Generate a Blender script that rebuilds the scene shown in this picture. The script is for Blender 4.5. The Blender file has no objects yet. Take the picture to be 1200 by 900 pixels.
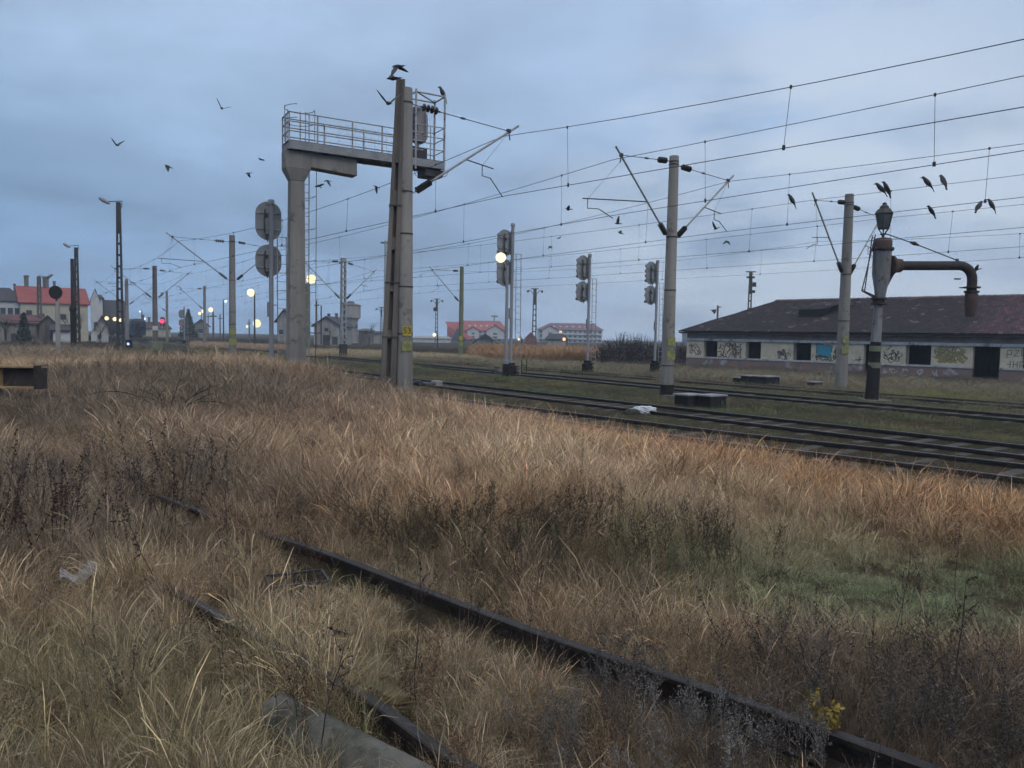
import bpy, bmesh, math, random
import numpy as np
from mathutils import Vector, Matrix, Euler

R = math.radians
random.seed(7)
rng = np.random.default_rng(11)
scene = bpy.context.scene
COL = scene.collection

# ------------------------------------------------------------------ camera
CZ = 2.2
F = 900.0 / 1200.0 * 36.0
PITCH = math.atan(56.5 / 900.0)
ROLL = math.atan(0.0185)
cam_d = bpy.data.cameras.new('camera')
cam_d.sensor_width = 36.0
cam_d.lens = F
cam_d.clip_start = 0.05
cam_d.clip_end = 6000
cam = bpy.data.objects.new('camera', cam_d)
COL.objects.link(cam)
fwd = Vector((0, math.cos(PITCH), -math.sin(PITCH)))
up0 = Vector((0, math.sin(PITCH), math.cos(PITCH)))
rt = Vector((1, 0, 0)) * math.cos(ROLL) + up0 * math.sin(ROLL)
up = up0 * math.cos(ROLL) - Vector((1, 0, 0)) * math.sin(ROLL)
cam.matrix_world = Matrix(((rt.x, up.x, -fwd.x, 0), (rt.y, up.y, -fwd.y, 0), (rt.z, up.z, -fwd.z, CZ), (0, 0, 0, 1)))
scene.camera = cam

# ------------------------------------------------------------------ sky, sun, exposure
world = bpy.data.worlds.new('World')
scene.world = world
world.use_nodes = True
wn = world.node_tree
wn.nodes.clear()
SUN_EL, SUN_AZ = R(14), R(62)          # azimuth from +Y towards +X


def N(nt, t, **kw):
    n = nt.nodes.new(t)
    for k, v in kw.items():
        if k.startswith('i_'):
            n.inputs[k[2:].replace('_', ' ')].default_value = v
        elif k.startswith('n_'):
            n.inputs[int(k[2:])].default_value = v
        else:
            setattr(n, k, v)
    return n


def ramp(nt, stops, interp='LINEAR'):
    n = nt.nodes.new('ShaderNodeValToRGB')
    n.color_ramp.interpolation = interp
    e = n.color_ramp.elements
    while len(e) < len(stops):
        e.new(0.5)
    for el, (p, c) in zip(e, stops):
        el.position = p
        el.color = (c[0], c[1], c[2], 1) if not isinstance(c, (int, float)) else (c, c, c, 1)
    return n


def mixc(nt, fac, a, b, mode='MIX'):
    m = nt.nodes.new('ShaderNodeMix')
    m.data_type = 'RGBA'
    m.blend_type = mode
    for s, v in ((0, fac), (6, a), (7, b)):
        if isinstance(v, bpy.types.NodeSocket):
            nt.links.new(v, m.inputs[s])
        elif isinstance(v, (int, float)):
            m.inputs[s].default_value = v
        else:
            m.inputs[s].default_value = (v[0], v[1], v[2], 1)
    return m.outputs[2]


L = wn.links.new
out = N(wn, 'ShaderNodeOutputWorld')
sky = N(wn, 'ShaderNodeTexSky', sky_type='NISHITA', sun_disc=False, sun_elevation=SUN_EL, sun_rotation=SUN_AZ)
bg1 = N(wn, 'ShaderNodeBackground', i_Strength=0.05)
L(sky.outputs[0], bg1.inputs[0])
tc = N(wn, 'ShaderNodeTexCoord')
sep = N(wn, 'ShaderNodeSeparateXYZ')
L(tc.outputs['Generated'], sep.inputs[0])
# overcast deck: project the view direction onto a flat cloud layer
den = N(wn, 'ShaderNodeMath', operation='MAXIMUM', n_1=0.0)
L(sep.outputs[2], den.inputs[0])
den2 = N(wn, 'ShaderNodeMath', operation='ADD', n_1=0.16)
L(den.outputs[0], den2.inputs[0])
vs = N(wn, 'ShaderNodeVectorMath', operation='SCALE')
inv = N(wn, 'ShaderNodeMath', operation='DIVIDE', n_0=1.0)
L(den2.outputs[0], inv.inputs[1])
L(tc.outputs['Generated'], vs.inputs[0])
L(inv.outputs[0], vs.inputs[3])
n1 = N(wn, 'ShaderNodeTexNoise', i_Scale=0.62, i_Detail=5.0, i_Roughness=0.5, i_Distortion=0.25)
L(vs.outputs[0], n1.inputs[0])
n2 = N(wn, 'ShaderNodeTexNoise', i_Scale=1.5, i_Detail=6.0, i_Roughness=0.55, i_Distortion=0.3)
L(vs.outputs[0], n2.inputs[0])
elev = ramp(wn, [(0.0, (0.20, 0.365, 0.62)), (0.10, (0.20, 0.365, 0.62)), (0.26, (0.325, 0.475, 0.69)), (0.46, (0.45, 0.56, 0.76)), (0.7, (0.80, 0.88, 0.98)), (1.0, (1.0, 1.05, 1.08))])
L(sep.outputs[2], elev.inputs[0])
# the sky is brighter toward the set sun (right)
dotn = N(wn, 'ShaderNodeVectorMath', operation='DOT_PRODUCT')
L(tc.outputs['Generated'], dotn.inputs[0])
dotn.inputs[1].default_value = (math.sin(R(35)), math.cos(R(35)), 0.1)
dr = N(wn, 'ShaderNodeMapRange', n_1=0.3, n_2=1.0, n_3=0.0, n_4=1.0)
L(dotn.outputs['Value'], dr.inputs[0])
c1 = mixc(wn, dr.outputs[0], elev.outputs[0], (0.345, 0.465, 0.66))
cl = ramp(wn, [(0.33, 0.80), (0.50, 0.97), (0.66, 1.20)])
L(n1.outputs[0], cl.inputs[0])
cl2 = ramp(wn, [(0.35, 0.86), (0.65, 1.13)])
L(n2.outputs[0], cl2.inputs[0])
c2 = mixc(wn, 1.0, c1, cl.outputs[0], 'MULTIPLY')
c3 = mixc(wn, 1.0, c2, cl2.outputs[0], 'MULTIPLY')
# break in the cloud low on the right
dp = N(wn, 'ShaderNodeVectorMath', operation='DOT_PRODUCT')
L(tc.outputs['Generated'], dp.inputs[0])
dp.inputs[1].default_value = Vector((math.sin(R(22)), math.cos(R(22)), math.tan(R(4.5)))).normalized()
dpr = N(wn, 'ShaderNodeMapRange', n_1=math.cos(R(24)), n_2=math.cos(R(4)), n_3=0.0, n_4=1.0, interpolation_type='SMOOTHSTEP')
L(dp.outputs['Value'], dpr.inputs[0])
n3 = N(wn, 'ShaderNodeTexNoise', i_Scale=3.2, i_Detail=5.0, i_Roughness=0.55)
mp3 = N(wn, 'ShaderNodeMapping')
mp3.inputs['Scale'].default_value = (1, 1, 3.2)
L(tc.outputs['Generated'], mp3.inputs[0])
L(mp3.outputs[0], n3.inputs[0])
r3 = ramp(wn, [(0.38, 0.0), (0.56, 1.0)])
L(n3.outputs[0], r3.inputs[0])
mm3 = N(wn, 'ShaderNodeMath', operation='MULTIPLY')
L(dpr.outputs[0], mm3.inputs[0])
L(r3.outputs[0], mm3.inputs[1])
c3 = mixc(wn, mm3.outputs[0], c3, (0.58, 0.68, 0.82))
bg2 = N(wn, 'ShaderNodeBackground', i_Strength=0.92)
L(c3, bg2.inputs[0])
ms = N(wn, 'ShaderNodeMixShader', i_Fac=0.9)
L(bg1.outputs[0], ms.inputs[1])
L(bg2.outputs[0], ms.inputs[2])
L(ms.outputs[0], out.inputs[0])

sd = bpy.data.lights.new('sun', 'SUN')
sd.energy = 0.75
sd.angle = R(40)
sd.color = (1.0, 0.86, 0.74)
so = bpy.data.objects.new('sun', sd)
so.rotation_euler = (R(50), 0, R(35))
COL.objects.link(so)
so['kind'] = 'structure'

scene.view_settings.view_transform = 'Standard'
scene.view_settings.look = 'None'
scene.view_settings.gamma = 1.0
scene.view_settings.exposure = 0.28
scene.cycles.use_adaptive_sampling = True
scene.cycles.adaptive_threshold = 0.04
scene.cycles.adaptive_min_samples = 16
scene.cycles.max_bounces = 3
scene.cycles.diffuse_bounces = 1
scene.cycles.glossy_bounces = 2
scene.cycles.transmission_bounces = 2
scene.cycles.volume_bounces = 0
scene.cycles.transparent_max_bounces = 6

# ------------------------------------------------------------------ survey helpers (world metres)
DX, DY = -0.609, 0.793          # direction of the main line
NX, NY = 0.793, 0.609           # across the line, away from the photographer
RZ_TRACK = math.atan2(NY, NX)   # local x = across, local y = along


def S(off, s, z=0.0):
    return Vector((off * NX + s * DX, off * NY + s * DY, z))


def ray(px, py):
    return fwd + rt * ((px - 600) / 900.0) - up * ((py - 450) / 900.0)


def atz(px, py, z):
    d = ray(px, py)
    return Vector((0, 0, CZ)) + d * ((z - CZ) / d.z)


def aty(px, py, Y):
    d = ray(px, py)
    return Vector((0, 0, CZ)) + d * (Y / d.y)


def sstep(a, b, x):
    t = np.clip((x - a) / (b - a), 0, 1)
    return t * t * (3 - 2 * t)


def wob(x, y, k, ph=0.0):
    return (np.sin(x * k + 1.3 + ph) * np.cos(y * k * 1.13 - 0.7 + ph * 1.7) + 0.6 * np.sin(x * k * 2.1 + y * k * 1.7 + ph * 2.3)
            + 0.4 * np.cos(x * k * 3.7 - y * k * 4.1 + ph)) / 2.0


def gz(x, y):
    x = np.asarray(x, float)
    y = np.asarray(y, float)
    off = x * NX + y * NY
    s = x * DX + y * DY
    m = 0.85 * np.exp(-((x + 9) ** 2 / (2 * 6.5 ** 2) + (y - 25) ** 2 / (2 * 9.0 ** 2)))
    m += 0.5 * np.exp(-((x + 32) ** 2 / (2 * 14.0 ** 2) + (y - 42) ** 2 / (2 * 12.0 ** 2)))
    m *= 1 - sstep(9.8, 12.0, off)
    m2 = 0.22 * np.exp(-((x - 0.4) ** 2 + (y - 9.6) ** 2) / (2 * 1.5 ** 2))
    und = 0.05 * wob(x, y, 0.9) + 0.025 * wob(x, y, 2.6, 2.0)
    und = und * (1 - 0.8 * sstep(10.5, 12, off))
    # bank between the middle and far tracks, dip toward the ruin
    bank = -0.12 * np.exp(-((off - 20.6) / 1.2) ** 2) - 0.30 * sstep(34, 46, off)
    bank = bank + .09 * sstep(11, 12.6, off) * (1 - sstep(26, 28, off))
    return 0.02 + m + m2 + und + bank


# ------------------------------------------------------------------ object helpers
def link(o):
    COL.objects.link(o)
    return o


def tag(o, label=None, cat=None, group=None, kind=None):
    if label:
        o['label'] = label
    if cat:
        o['category'] = cat
    if group:
        o['group'] = group
    if kind:
        o['kind'] = kind
    return o


def empty(name, loc, rz=0.0, label=None, cat=None, group=None):
    o = bpy.data.objects.new(name, None)
    o.empty_display_size = 0.2
    o.location = loc
    o.rotation_euler = (0, 0, rz)
    link(o)
    return tag(o, label, cat, group)


def copy_tree(o, parent=None):
    c = o.copy()
    COL.objects.link(c)
    if parent:
        c.parent = parent
    for ch in list(o.children):
        copy_tree(ch, c)
    return c


def rotm(rx=0, ry=0, rz=0):
    return Euler((rx, ry, rz)).to_matrix()


class MB:
    def __init__(s):
        s.v = []
        s.f = []

    def add(s, vs, fs):
        b = len(s.v)
        s.v += [tuple(v) for v in vs]
        s.f += [tuple(b + i for i in f) for f in fs]
        return s

    def box(s, c, d, m=None):
        c = Vector(c)
        vs = []
        for z in (-.5, .5):
            for x, y in ((-.5, -.5), (.5, -.5), (.5, .5), (-.5, .5)):
                p = Vector((x * d[0], y * d[1], z * d[2]))
                vs.append(c + (m @ p if m else p))
        return s.add(vs, [(3, 2, 1, 0), (4, 5, 6, 7), (0, 1, 5, 4), (1, 2, 6, 5), (2, 3, 7, 6), (3, 0, 4, 7)])

    def hexa(s, b, t):
        return s.add(list(b) + list(t), [(3, 2, 1, 0), (4, 5, 6, 7), (0, 1, 5, 4), (1, 2, 6, 5), (2, 3, 7, 6), (3, 0, 4, 7)])

    def tube(s, pts, r, n=8, cap=True):
        pts = [Vector(p) for p in pts]
        k = len(pts)
        rs = r if isinstance(r, (list, tuple)) else [r] * k
        vs = []
        ref = None
        for i, p in enumerate(pts):
            t = (pts[min(i + 1, k - 1)] - pts[max(i - 1, 0)]).normalized()
            if ref is None:
                ref = Vector((0, 0, 1)) if abs(t.z) < 0.9 else Vector((1, 0, 0))
            u = (ref - t * ref.dot(t)).normalized()
            ref = u
            w = t.cross(u)
            for j in range(n):
                a = 2 * math.pi * (j + 0.5) / n
                vs.append(p + (u * math.cos(a) + w * math.sin(a)) * rs[i])
        fs = [(i * n + j, i * n + (j + 1) % n, (i + 1) * n + (j + 1) % n, (i + 1) * n + j) for i in range(k - 1) for j in range(n)]
        if cap:
            fs.append(tuple(range(n))[::-1])
            fs.append(tuple((k - 1) * n + j for j in range(n)))
        return s.add(vs, fs)

    def lathe(s, prof, c=(0, 0, 0), n=16, m=None):
        c = Vector(c)
        vs = []
        for r, z in prof:
            for j in range(n):
                a = 2 * math.pi * j / n
                p = Vector((r * math.cos(a), r * math.sin(a), z))
                vs.append(c + (m @ p if m else p))
        k = len(prof)
        fs = [(i * n + j, i * n + (j + 1) % n, (i + 1) * n + (j + 1) % n, (i + 1) * n + j) for i in range(k - 1) for j in range(n)]
        fs.append(tuple(range(n))[::-1])
        fs.append(tuple((k - 1) * n + j for j in range(n)))
        return s.add(vs, fs)

    def prism(s, poly, a, b, m=None, c=(0, 0, 0)):
        # polygon in local xz, extruded along y from a to b
        c = Vector(c)
        n = len(poly)
        vs = []
        for y in (a, b):
            for x, z in poly:
                p = Vector((x, y, z))
                vs.append(c + (m @ p if m else p))
        fs = [tuple(range(n)), tuple(range(n, 2 * n))[::-1]] + [(i, i + n, (i + 1) % n + n, (i + 1) % n) for i in range(n)]
        return s.add(vs, fs)

    def build(s, name, mat, parent=None, smooth=False, loc=None, bevel=0.0):
        me = bpy.data.meshes.new(name)
        me.from_pydata(s.v, [], s.f)
        bm = bmesh.new()
        bm.from_mesh(me)
        bmesh.ops.recalc_face_normals(bm, faces=bm.faces)
        bm.to_mesh(me)
        bm.free()
        me.materials.append(mat)
        if smooth:
            me.polygons.foreach_set('use_smooth', [True] * len(me.polygons))
            me.set_sharp_from_angle(angle=R(40))
        me.update()
        o = bpy.data.objects.new(name, me)
        link(o)
        if bevel:
            bv = o.modifiers.new('bevel', 'BEVEL')
            bv.width = bevel
            bv.segments = 2
        if parent:
            o.parent = parent
        if loc is not None:
            o.location = loc
        return o


# ------------------------------------------------------------------ materials
def mat(name, c, c2=None, rough=0.8, scale=4.0, bump=0.15, metal=0.0, streak=False, detail=6.0, c3=None, bdist=0.01, lo=0.38, hi=0.62, spec=0.5):
    m = bpy.data.materials.new(name)
    m.use_nodes = True
    nt = m.node_tree
    b = nt.nodes['Principled BSDF']
    b.inputs['Roughness'].default_value = rough
    b.inputs['Metallic'].default_value = metal
    b.inputs['Specular IOR Level'].default_value = spec
    t = N(nt, 'ShaderNodeTexCoord')
    mp = N(nt, 'ShaderNodeMapping')
    if streak:
        mp.inputs['Scale'].default_value = (1, 1, 0.12)
    nt.links.new(t.outputs['Object'], mp.inputs[0])
    n = N(nt, 'ShaderNodeTexNoise', i_Scale=scale, i_Detail=detail, i_Roughness=0.62)
    nt.links.new(mp.outputs[0], n.inputs[0])
    rp = ramp(nt, [(lo, c), (hi, c2 or [k * 0.7 for k in c])])
    nt.links.new(n.outputs[0], rp.inputs[0])
    col = rp.outputs[0]
    if c3:
        n3 = N(nt, 'ShaderNodeTexNoise', i_Scale=scale * 0.55, i_Detail=8.0, i_Roughness=0.7)
        nt.links.new(t.outputs['Object'], n3.inputs[0])
        r3 = ramp(nt, [(0.55, 0.0), (0.63, 1.0)])
        nt.links.new(n3.outputs[0], r3.inputs[0])
        col = mixc(nt, r3.outputs[0], col, c3)
    nt.links.new(col, b.inputs['Base Color'])
    if bump:
        n2 = N(nt, 'ShaderNodeTexNoise', i_Scale=scale * 6, i_Detail=4.0)
        nt.links.new(t.outputs['Object'], n2.inputs[0])
        bp = N(nt, 'ShaderNodeBump', i_Strength=bump, i_Distance=bdist)
        nt.links.new(n2.outputs[0], bp.inputs['Height'])
        nt.links.new(bp.outputs[0], b.inputs['Normal'])
    return m


def emis(name, c, s):
    m = bpy.data.materials.new(name)
    m.use_nodes = True
    nt = m.node_tree
    nt.nodes.clear()
    e = N(nt, 'ShaderNodeEmission', i_Strength=s)
    e.inputs[0].default_value = (c[0], c[1], c[2], 1)
    o = N(nt, 'ShaderNodeOutputMaterial')
    nt.links.new(e.outputs[0], o.inputs[0])
    return m


M = {}
M['concrete'] = mat('concrete', (0.27, 0.255, 0.23), (0.14, 0.135, 0.13), 0.9, 2.4, 0.5, streak=True, c3=(0.10, 0.092, 0.082), lo=.3, hi=.7, detail=12)
M['concrete_dark'] = mat('concrete_dark', (0.17, 0.15, 0.135), (0.085, 0.076, 0.07), 0.9, 2.5, 0.5, streak=True)
M['concrete_light'] = mat('concrete_light', (0.34, 0.33, 0.31), (0.23, 0.225, 0.215), 0.9, 1.6, 0.3, streak=True)
M['old_pipe'] = mat('old_pipe', (0.15, 0.14, 0.12), (0.085, 0.082, 0.07), 0.9, 5.0, 0.8, c3=(0.05, 0.052, 0.038), detail=12)
M['post_green'] = mat('post_green', (0.17, 0.18, 0.12), (0.13, 0.14, 0.10), 0.9, 2.2, 0.3, streak=True)
M['galv'] = mat('galvanised_steel', (0.36, 0.37, 0.38), (0.24, 0.25, 0.26), 0.6, 6.0, 0.1, metal=0.2, c3=(0.14, 0.10, 0.08))
M['grey_paint'] = mat('grey_paint', (0.26, 0.27, 0.285), (0.19, 0.20, 0.21), 0.75, 3.0, 0.1)
M['signal_post'] = mat('signal_post_paint', (0.28, 0.29, 0.31), (0.20, 0.21, 0.22), 0.7, 3.0, 0.1, streak=True)
M['dark_steel'] = mat('dark_steel', (0.055, 0.052, 0.052), (0.03, 0.03, 0.032), 0.7, 6.0, 0.2)
M['insulator'] = mat('brown_insulator', (0.035, 0.022, 0.02), (0.02, 0.015, 0.014), 0.35, 6.0, 0.0)
M['wire'] = mat('wire_copper', (0.028, 0.028, 0.03), (0.02, 0.02, 0.022), 0.7, 6.0, 0.0)
M['rail'] = mat('rail_rust', (0.045, 0.035, 0.032), (0.022, 0.02, 0.02), 0.5, 7.0, 0.4, metal=0.35)
M['rail_shine'] = mat('rail_polished', (0.20, 0.20, 0.21), (0.12, 0.11, 0.11), 0.38, 9.0, 0.1, metal=0.8)
M['sleeper'] = mat('sleeper', (0.085, 0.072, 0.062), (0.05, 0.042, 0.036), 0.9, 5.0, 0.5)
M['ballast'] = mat('ballast', (0.115, 0.10, 0.085), (0.06, 0.052, 0.046), 0.95, 9.0, 1.0, c3=(0.06, 0.07, 0.035), bdist=0.05)
M['rust'] = mat('rust', (0.085, 0.046, 0.038), (0.05, 0.034, 0.031), 0.85, 4.0, 0.4)
M['rust_dark'] = mat('rust_dark', (0.042, 0.03, 0.027), (0.022, 0.018, 0.018), 0.8, 5.0, 0.3)
M['flaked'] = mat('flaked_paint', (0.23, 0.235, 0.24), (0.12, 0.115, 0.115), 0.75, 5.0, 0.4, c3=(0.085, 0.045, 0.035), streak=True)
M['black_paint'] = mat('black_paint', (0.014, 0.014, 0.016), (0.024, 0.022, 0.021), 0.75, 5.0, 0.2, spec=.2)
M['yellow'] = mat('yellow_plate', (0.50, 0.38, 0.03), (0.34, 0.27, 0.04), 0.6, 8.0, 0.1)
M['yellow_fade'] = mat('yellow_faded', (0.30, 0.30, 0.07), (0.16, 0.18, 0.10), 0.8, 9.0, 0.1)
M['white'] = mat('white_paint', (0.55, 0.56, 0.57), (0.42, 0.43, 0.44), 0.8, 3.0, 0.1)
M['bird'] = mat('crow_feathers', (0.014, 0.014, 0.017), (0.03, 0.03, 0.034), 0.6, 12.0, 0.0)
M['bark'] = mat('bark', (0.05, 0.038, 0.032), (0.03, 0.024, 0.02), 0.9, 20.0, 0.4)
M['glass_dark'] = mat('dark_glass', (0.03, 0.04, 0.05), (0.02, 0.025, 0.03), 0.2, 2.0, 0.0)
M['train'] = mat('blue_coach', (0.016, 0.04, 0.085), (0.012, 0.028, 0.06), 0.5, 2.0, 0.05)
M['lamp_on'] = emis('lamp_white', (1.0, 0.86, 0.50), 1.45)
M['lamp_warm'] = emis('lamp_warm', (1.0, 0.78, 0.40), 1.4)
M['lamp_cool'] = emis('lamp_cool', (0.82, 0.94, 1.0), 1.3)
M['lamp_red'] = emis('lamp_red', (1.0, 0.06, 0.15), 1.6)
M['lamp_orange'] = emis('lamp_orange', (1.0, 0.50, 0.25), 1.5)
M['lamp_blue'] = emis('lamp_blue', (0.30, 0.42, 1.0), 1.8)

# ------------------------------------------------------------------ ground
gx = np.concatenate([-np.geomspace(600, 45, 26), np.arange(-44, 44.1, 0.55), np.geomspace(45, 600, 26)])
gy = np.concatenate([-np.geomspace(120, 6, 14), np.arange(-5, 75, 0.55), np.geomspace(76, 700, 34)])
GX, GY = np.meshgrid(gx, gy)
GZ = gz(GX, GY)
far = sstep(90, 300, np.hypot(GX, GY))
GZ = GZ * (1 - far) + far * -0.4
nx_, ny_ = len(gx), len(gy)
verts = np.stack([GX, GY, GZ], -1).reshape(-1, 3)
ii = np.arange(ny_ - 1)[:, None] * nx_ + np.arange(nx_ - 1)[None]
quads = np.stack([ii, ii + 1, ii + 1 + nx_, ii + nx_], -1).reshape(-1, 4)
gm = bpy.data.materials.new('field_soil')
gm.use_nodes = True
nt = gm.node_tree
b = nt.nodes['Principled BSDF']
b.inputs['Roughness'].default_value = 0.95
b.inputs['Specular IOR Level'].default_value = 0.1
g = N(nt, 'ShaderNodeNewGeometry')
na = N(nt, 'ShaderNodeTexNoise', i_Scale=0.35, i_Detail=8.0, i_Roughness=0.65)
nb = N(nt, 'ShaderNodeTexNoise', i_Scale=14.0, i_Detail=8.0, i_Roughness=0.75)
nt.links.new(g.outputs['Position'], na.inputs[0])
nt.links.new(g.outputs['Position'], nb.inputs[0])
ra = ramp(nt, [(0.35, (0.040, 0.040, 0.022)), (0.5, (0.062, 0.049, 0.031)), (0.62, (0.08, 0.058, 0.036))])
rb = ramp(nt, [(0.35, (0.45, 0.45, 0.45)), (0.7, (1.25, 1.2, 1.15))])
nt.links.new(na.outputs[0], ra.inputs[0])
nt.links.new(nb.outputs[0], rb.inputs[0])
nt.links.new(mixc(nt, 1.0, ra.outputs[0], rb.outputs[0], 'MULTIPLY'), b.inputs['Base Color'])
bp = N(nt, 'ShaderNodeBump', i_Strength=1.0, i_Distance=0.05)
nt.links.new(nb.outputs[0], bp.inputs['Height'])
nt.links.new(bp.outputs[0], b.inputs['Normal'])
me = bpy.data.meshes.new('ground')
me.from_pydata(verts.tolist(), [], quads.tolist())
me.polygons.foreach_set('use_smooth', [True] * len(me.polygons))
me.materials.append(gm)
ground = link(bpy.data.objects.new('ground', me))
tag(ground, kind='structure')

# ------------------------------------------------------------------ tracks
RAILP = [(-0.075, 0), (0.075, 0), (0.075, 0.012), (0.012, 0.03), (0.012, 0.125), (0.036, 0.135), (0.036, 0.165), (0.028, 0.172), (-0.028, 0.172),
         (-0.036, 0.165), (-0.036, 0.135), (-0.012, 0.125), (-0.012, 0.03), (-0.075, 0.012)]


def sweep(poly, pts):
    mb = MB()
    n = len(poly)
    vs = []
    for i, p in enumerate(pts):
        t = (pts[min(i + 1, len(pts) - 1)] - pts[max(i - 1, 0)])
        t.z = 0
        t.normalize()
        w = Vector((t.y, -t.x, 0))
        for x, z in poly:
            vs.append(p + w * x + Vector((0, 0, z)))
    fs = [(i * n + j, i * n + (j + 1) % n, (i + 1) * n + (j + 1) % n, (i + 1) * n + j) for i in range(len(pts) - 1) for j in range(n)]
    fs.append(tuple(range(n)))
    fs.append(tuple((len(pts) - 1) * n + j for j in range(n))[::-1])
    return mb.add(vs, fs)


def catmull(cps, step=1.5):
    out_ = []
    P = [cps[0] * 2 - cps[1]] + cps + [cps[-1] * 2 - cps[-2]]
    for i in range(1, len(P) - 2):
        a, b_, c, d_ = P[i - 1:i + 3]
        k = max(2, int((c - b_).length / step))
        for j in range(k):
            t = j / k
            out_.append(0.5 * ((2 * b_) + (c - a) * t + (2 * a - 5 * b_ + 4 * c - d_) * t * t + (3 * b_ - a - 3 * c + d_) * t ** 3))
    out_.append(cps[-1])
    return out_


def offset_path(pts, o):
    r = []
    for i, p in enumerate(pts):
        t = (pts[min(i + 1, len(pts) - 1)] - pts[max(i - 1, 0)])
        t.z = 0
        t.normalize()
        r.append(p + Vector((t.y, -t.x, 0)) * o)
    return r


def track(cps, label, ztop=0.2, gauge=1.6, shine=True, sleepers=60, ballast=True, name='railway_track', s0=0.0, bw=2.5):
    pts = catmull(cps)
    root = empty(name, pts[0], 0, label, 'railway track', 'railway tracks crossing the yard')
    loc = pts[0].copy()
    lp = [p - loc for p in pts]
    for sgn in (-1, 1):
        rp_ = [p + Vector((0, 0, ztop - 0.172)) for p in offset_path(lp, sgn * gauge / 2)]
        r = sweep(RAILP, rp_).build('rail', M['rail'], root)
        if shine:
            sweep([(-0.024, 0.1725), (0.024, 0.1725), (0.024, 0.176), (-0.024, 0.176)], rp_).build('rail_head', M['rail_shine'], r)
    # sleepers
    proto = None
    acc = s0
    cnt = 0
    for i in range(len(lp) - 1):
        seg = (lp[i + 1] - lp[i]).length
        t = (lp[i + 1] - lp[i]).normalized()
        while acc < seg and cnt < sleepers:
            p = lp[i] + t * acc
            ang = math.atan2(t.y, t.x) - math.pi / 2
            if proto is None:
                proto = MB().box((0, 0, 0), (2.5, 0.24, 0.15)).build('sleeper', M['sleeper'], root, bevel=0.015)
                o = proto
            else:
                o = proto.copy()
                COL.objects.link(o)
                o.parent = root
            o.location = p + Vector((0, 0, ztop - 0.085 - 0.075 + random.uniform(-.01, .01)))
            o.rotation_euler = (0, 0, ang + random.uniform(-.02, .02))
            acc += 0.68
            cnt += 1
        acc -= seg
    if ballast:
        w = bw / 2
        mb = MB()
        vs = []
        cols = [-w - 0.5, -w, -w * 0.5, 0, w * 0.5, w, w + 0.5]
        zz = [-0.08, ztop - 0.14, ztop - 0.125, ztop - 0.12, ztop - 0.125, ztop - 0.14, -0.08]
        paths = [offset_path(pts, c) for c in cols]
        for i in range(len(pts)):
            for c in range(7):
                q = paths[c][i]
                vs.append((q.x, q.y, zz[c] + random.uniform(-.02, .02)))
        fs = [(i * 7 + j, i * 7 + j + 1, (i + 1) * 7 + j + 1, (i + 1) * 7 + j) for i in range(len(pts) - 1) for j in range(6)]
        o = mb.add(vs, fs).build('ballast', M['ballast'], None, smooth=True)
        tag(o, kind='structure')
    return root


T1 = [S(14.3, -6), S(13.9, 5), S(13.15, 10), S(12.75, 16), S(12.4, 22), S(12.1, 44), S(13.2, 75), S(17, 110), S(24, 150)]
T2 = [S(16.7, -6), S(16.7, 15), S(16.75, 30), S(17.5, 44), S(19, 75), S(22.5, 105), S(29, 150), S(38, 190)]
T3 = [S(24.3, -4), S(24.3, 12.5), S(25.2, 28), S(26.1, 47), S(27.0, 67), S(29.3, 103), S(37, 160), S(52, 220)]
T4 = [S(30.4, 2), S(30.6, 20), S(31.5, 45), S(33, 80)]
track(T1, 'nearest main railway track, partly sunk in tan grass along its near rail', ballast=False)
track(T2, 'second railway track, between the grassy strip and the pair of dark boxes')
track(T3, 'far railway track passing just in front of the water crane')
track(T4, 'overgrown rusty track behind the water crane, before the ruined building', shine=False, sleepers=20, ballast=False, ztop=0.12)

# disused siding in the foreground
FR = [Vector((2.9, 2.7, 0)), Vector((2.01, 3.51, 0)), Vector((1.04, 4.42, 0)), Vector((0.15, 5.17, 0)), Vector((-2.21, 7.36, 0)), Vector((-4.16, 9.09, 0)), Vector((-9, 13.6, 0))]
FL = [Vector((1.2, 2.2, 0)), Vector((-0.3, 3.58, 0)), Vector((-0.71, 4.08, 0)), Vector((-2.4, 5.64, 0)), Vector((-4.13, 7.16, 0)), Vector((-9, 11.6, 0))]
sid = empty('siding_track', (0, 0, 0), 0, 'disused dark rusty siding running through the dry grass in the foreground', 'railway track')
for ctrl in (FR, FL):
    p = catmull(ctrl, 0.4)
    p = [q + Vector((0.006 * math.sin(i), 0.006 * math.cos(i * 1.3), 0.03 + 0.01 * math.sin(i * 0.6))) for i, q in enumerate(p)]
    sweep(RAILP, p).build('rail', M['rail'], sid)
tdir = (FR[4] - FR[1]).normalized()
mid0 = (Vector((2.01, 3.51, 0)) + Vector((0.9, 2.5, 0))) / 2
sl = None
for k in range(16):
    p = mid0 + tdir * (k * 0.66)
    if sl is None:
        sl = MB().box((0, 0, 0), (2.4, 0.24, 0.14)).build('sleeper', M['sleeper'], sid, bevel=0.015)
        o = sl
    else:
        o = sl.copy()
        COL.objects.link(o)
        o.parent = sid
    o.location = (p.x, p.y, -0.05)
    o.rotation_euler = (0, 0, math.atan2(tdir.y, tdir.x) - math.pi / 2 + random.uniform(-.03, .03))

#PART2
# ------------------------------------------------------------------ overhead line masts
def align(a, b_):
    """matrix turning +z onto a->b"""
    return (Vector(b_) - Vector(a)).to_track_quat('Z', 'Y').to_matrix()


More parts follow.
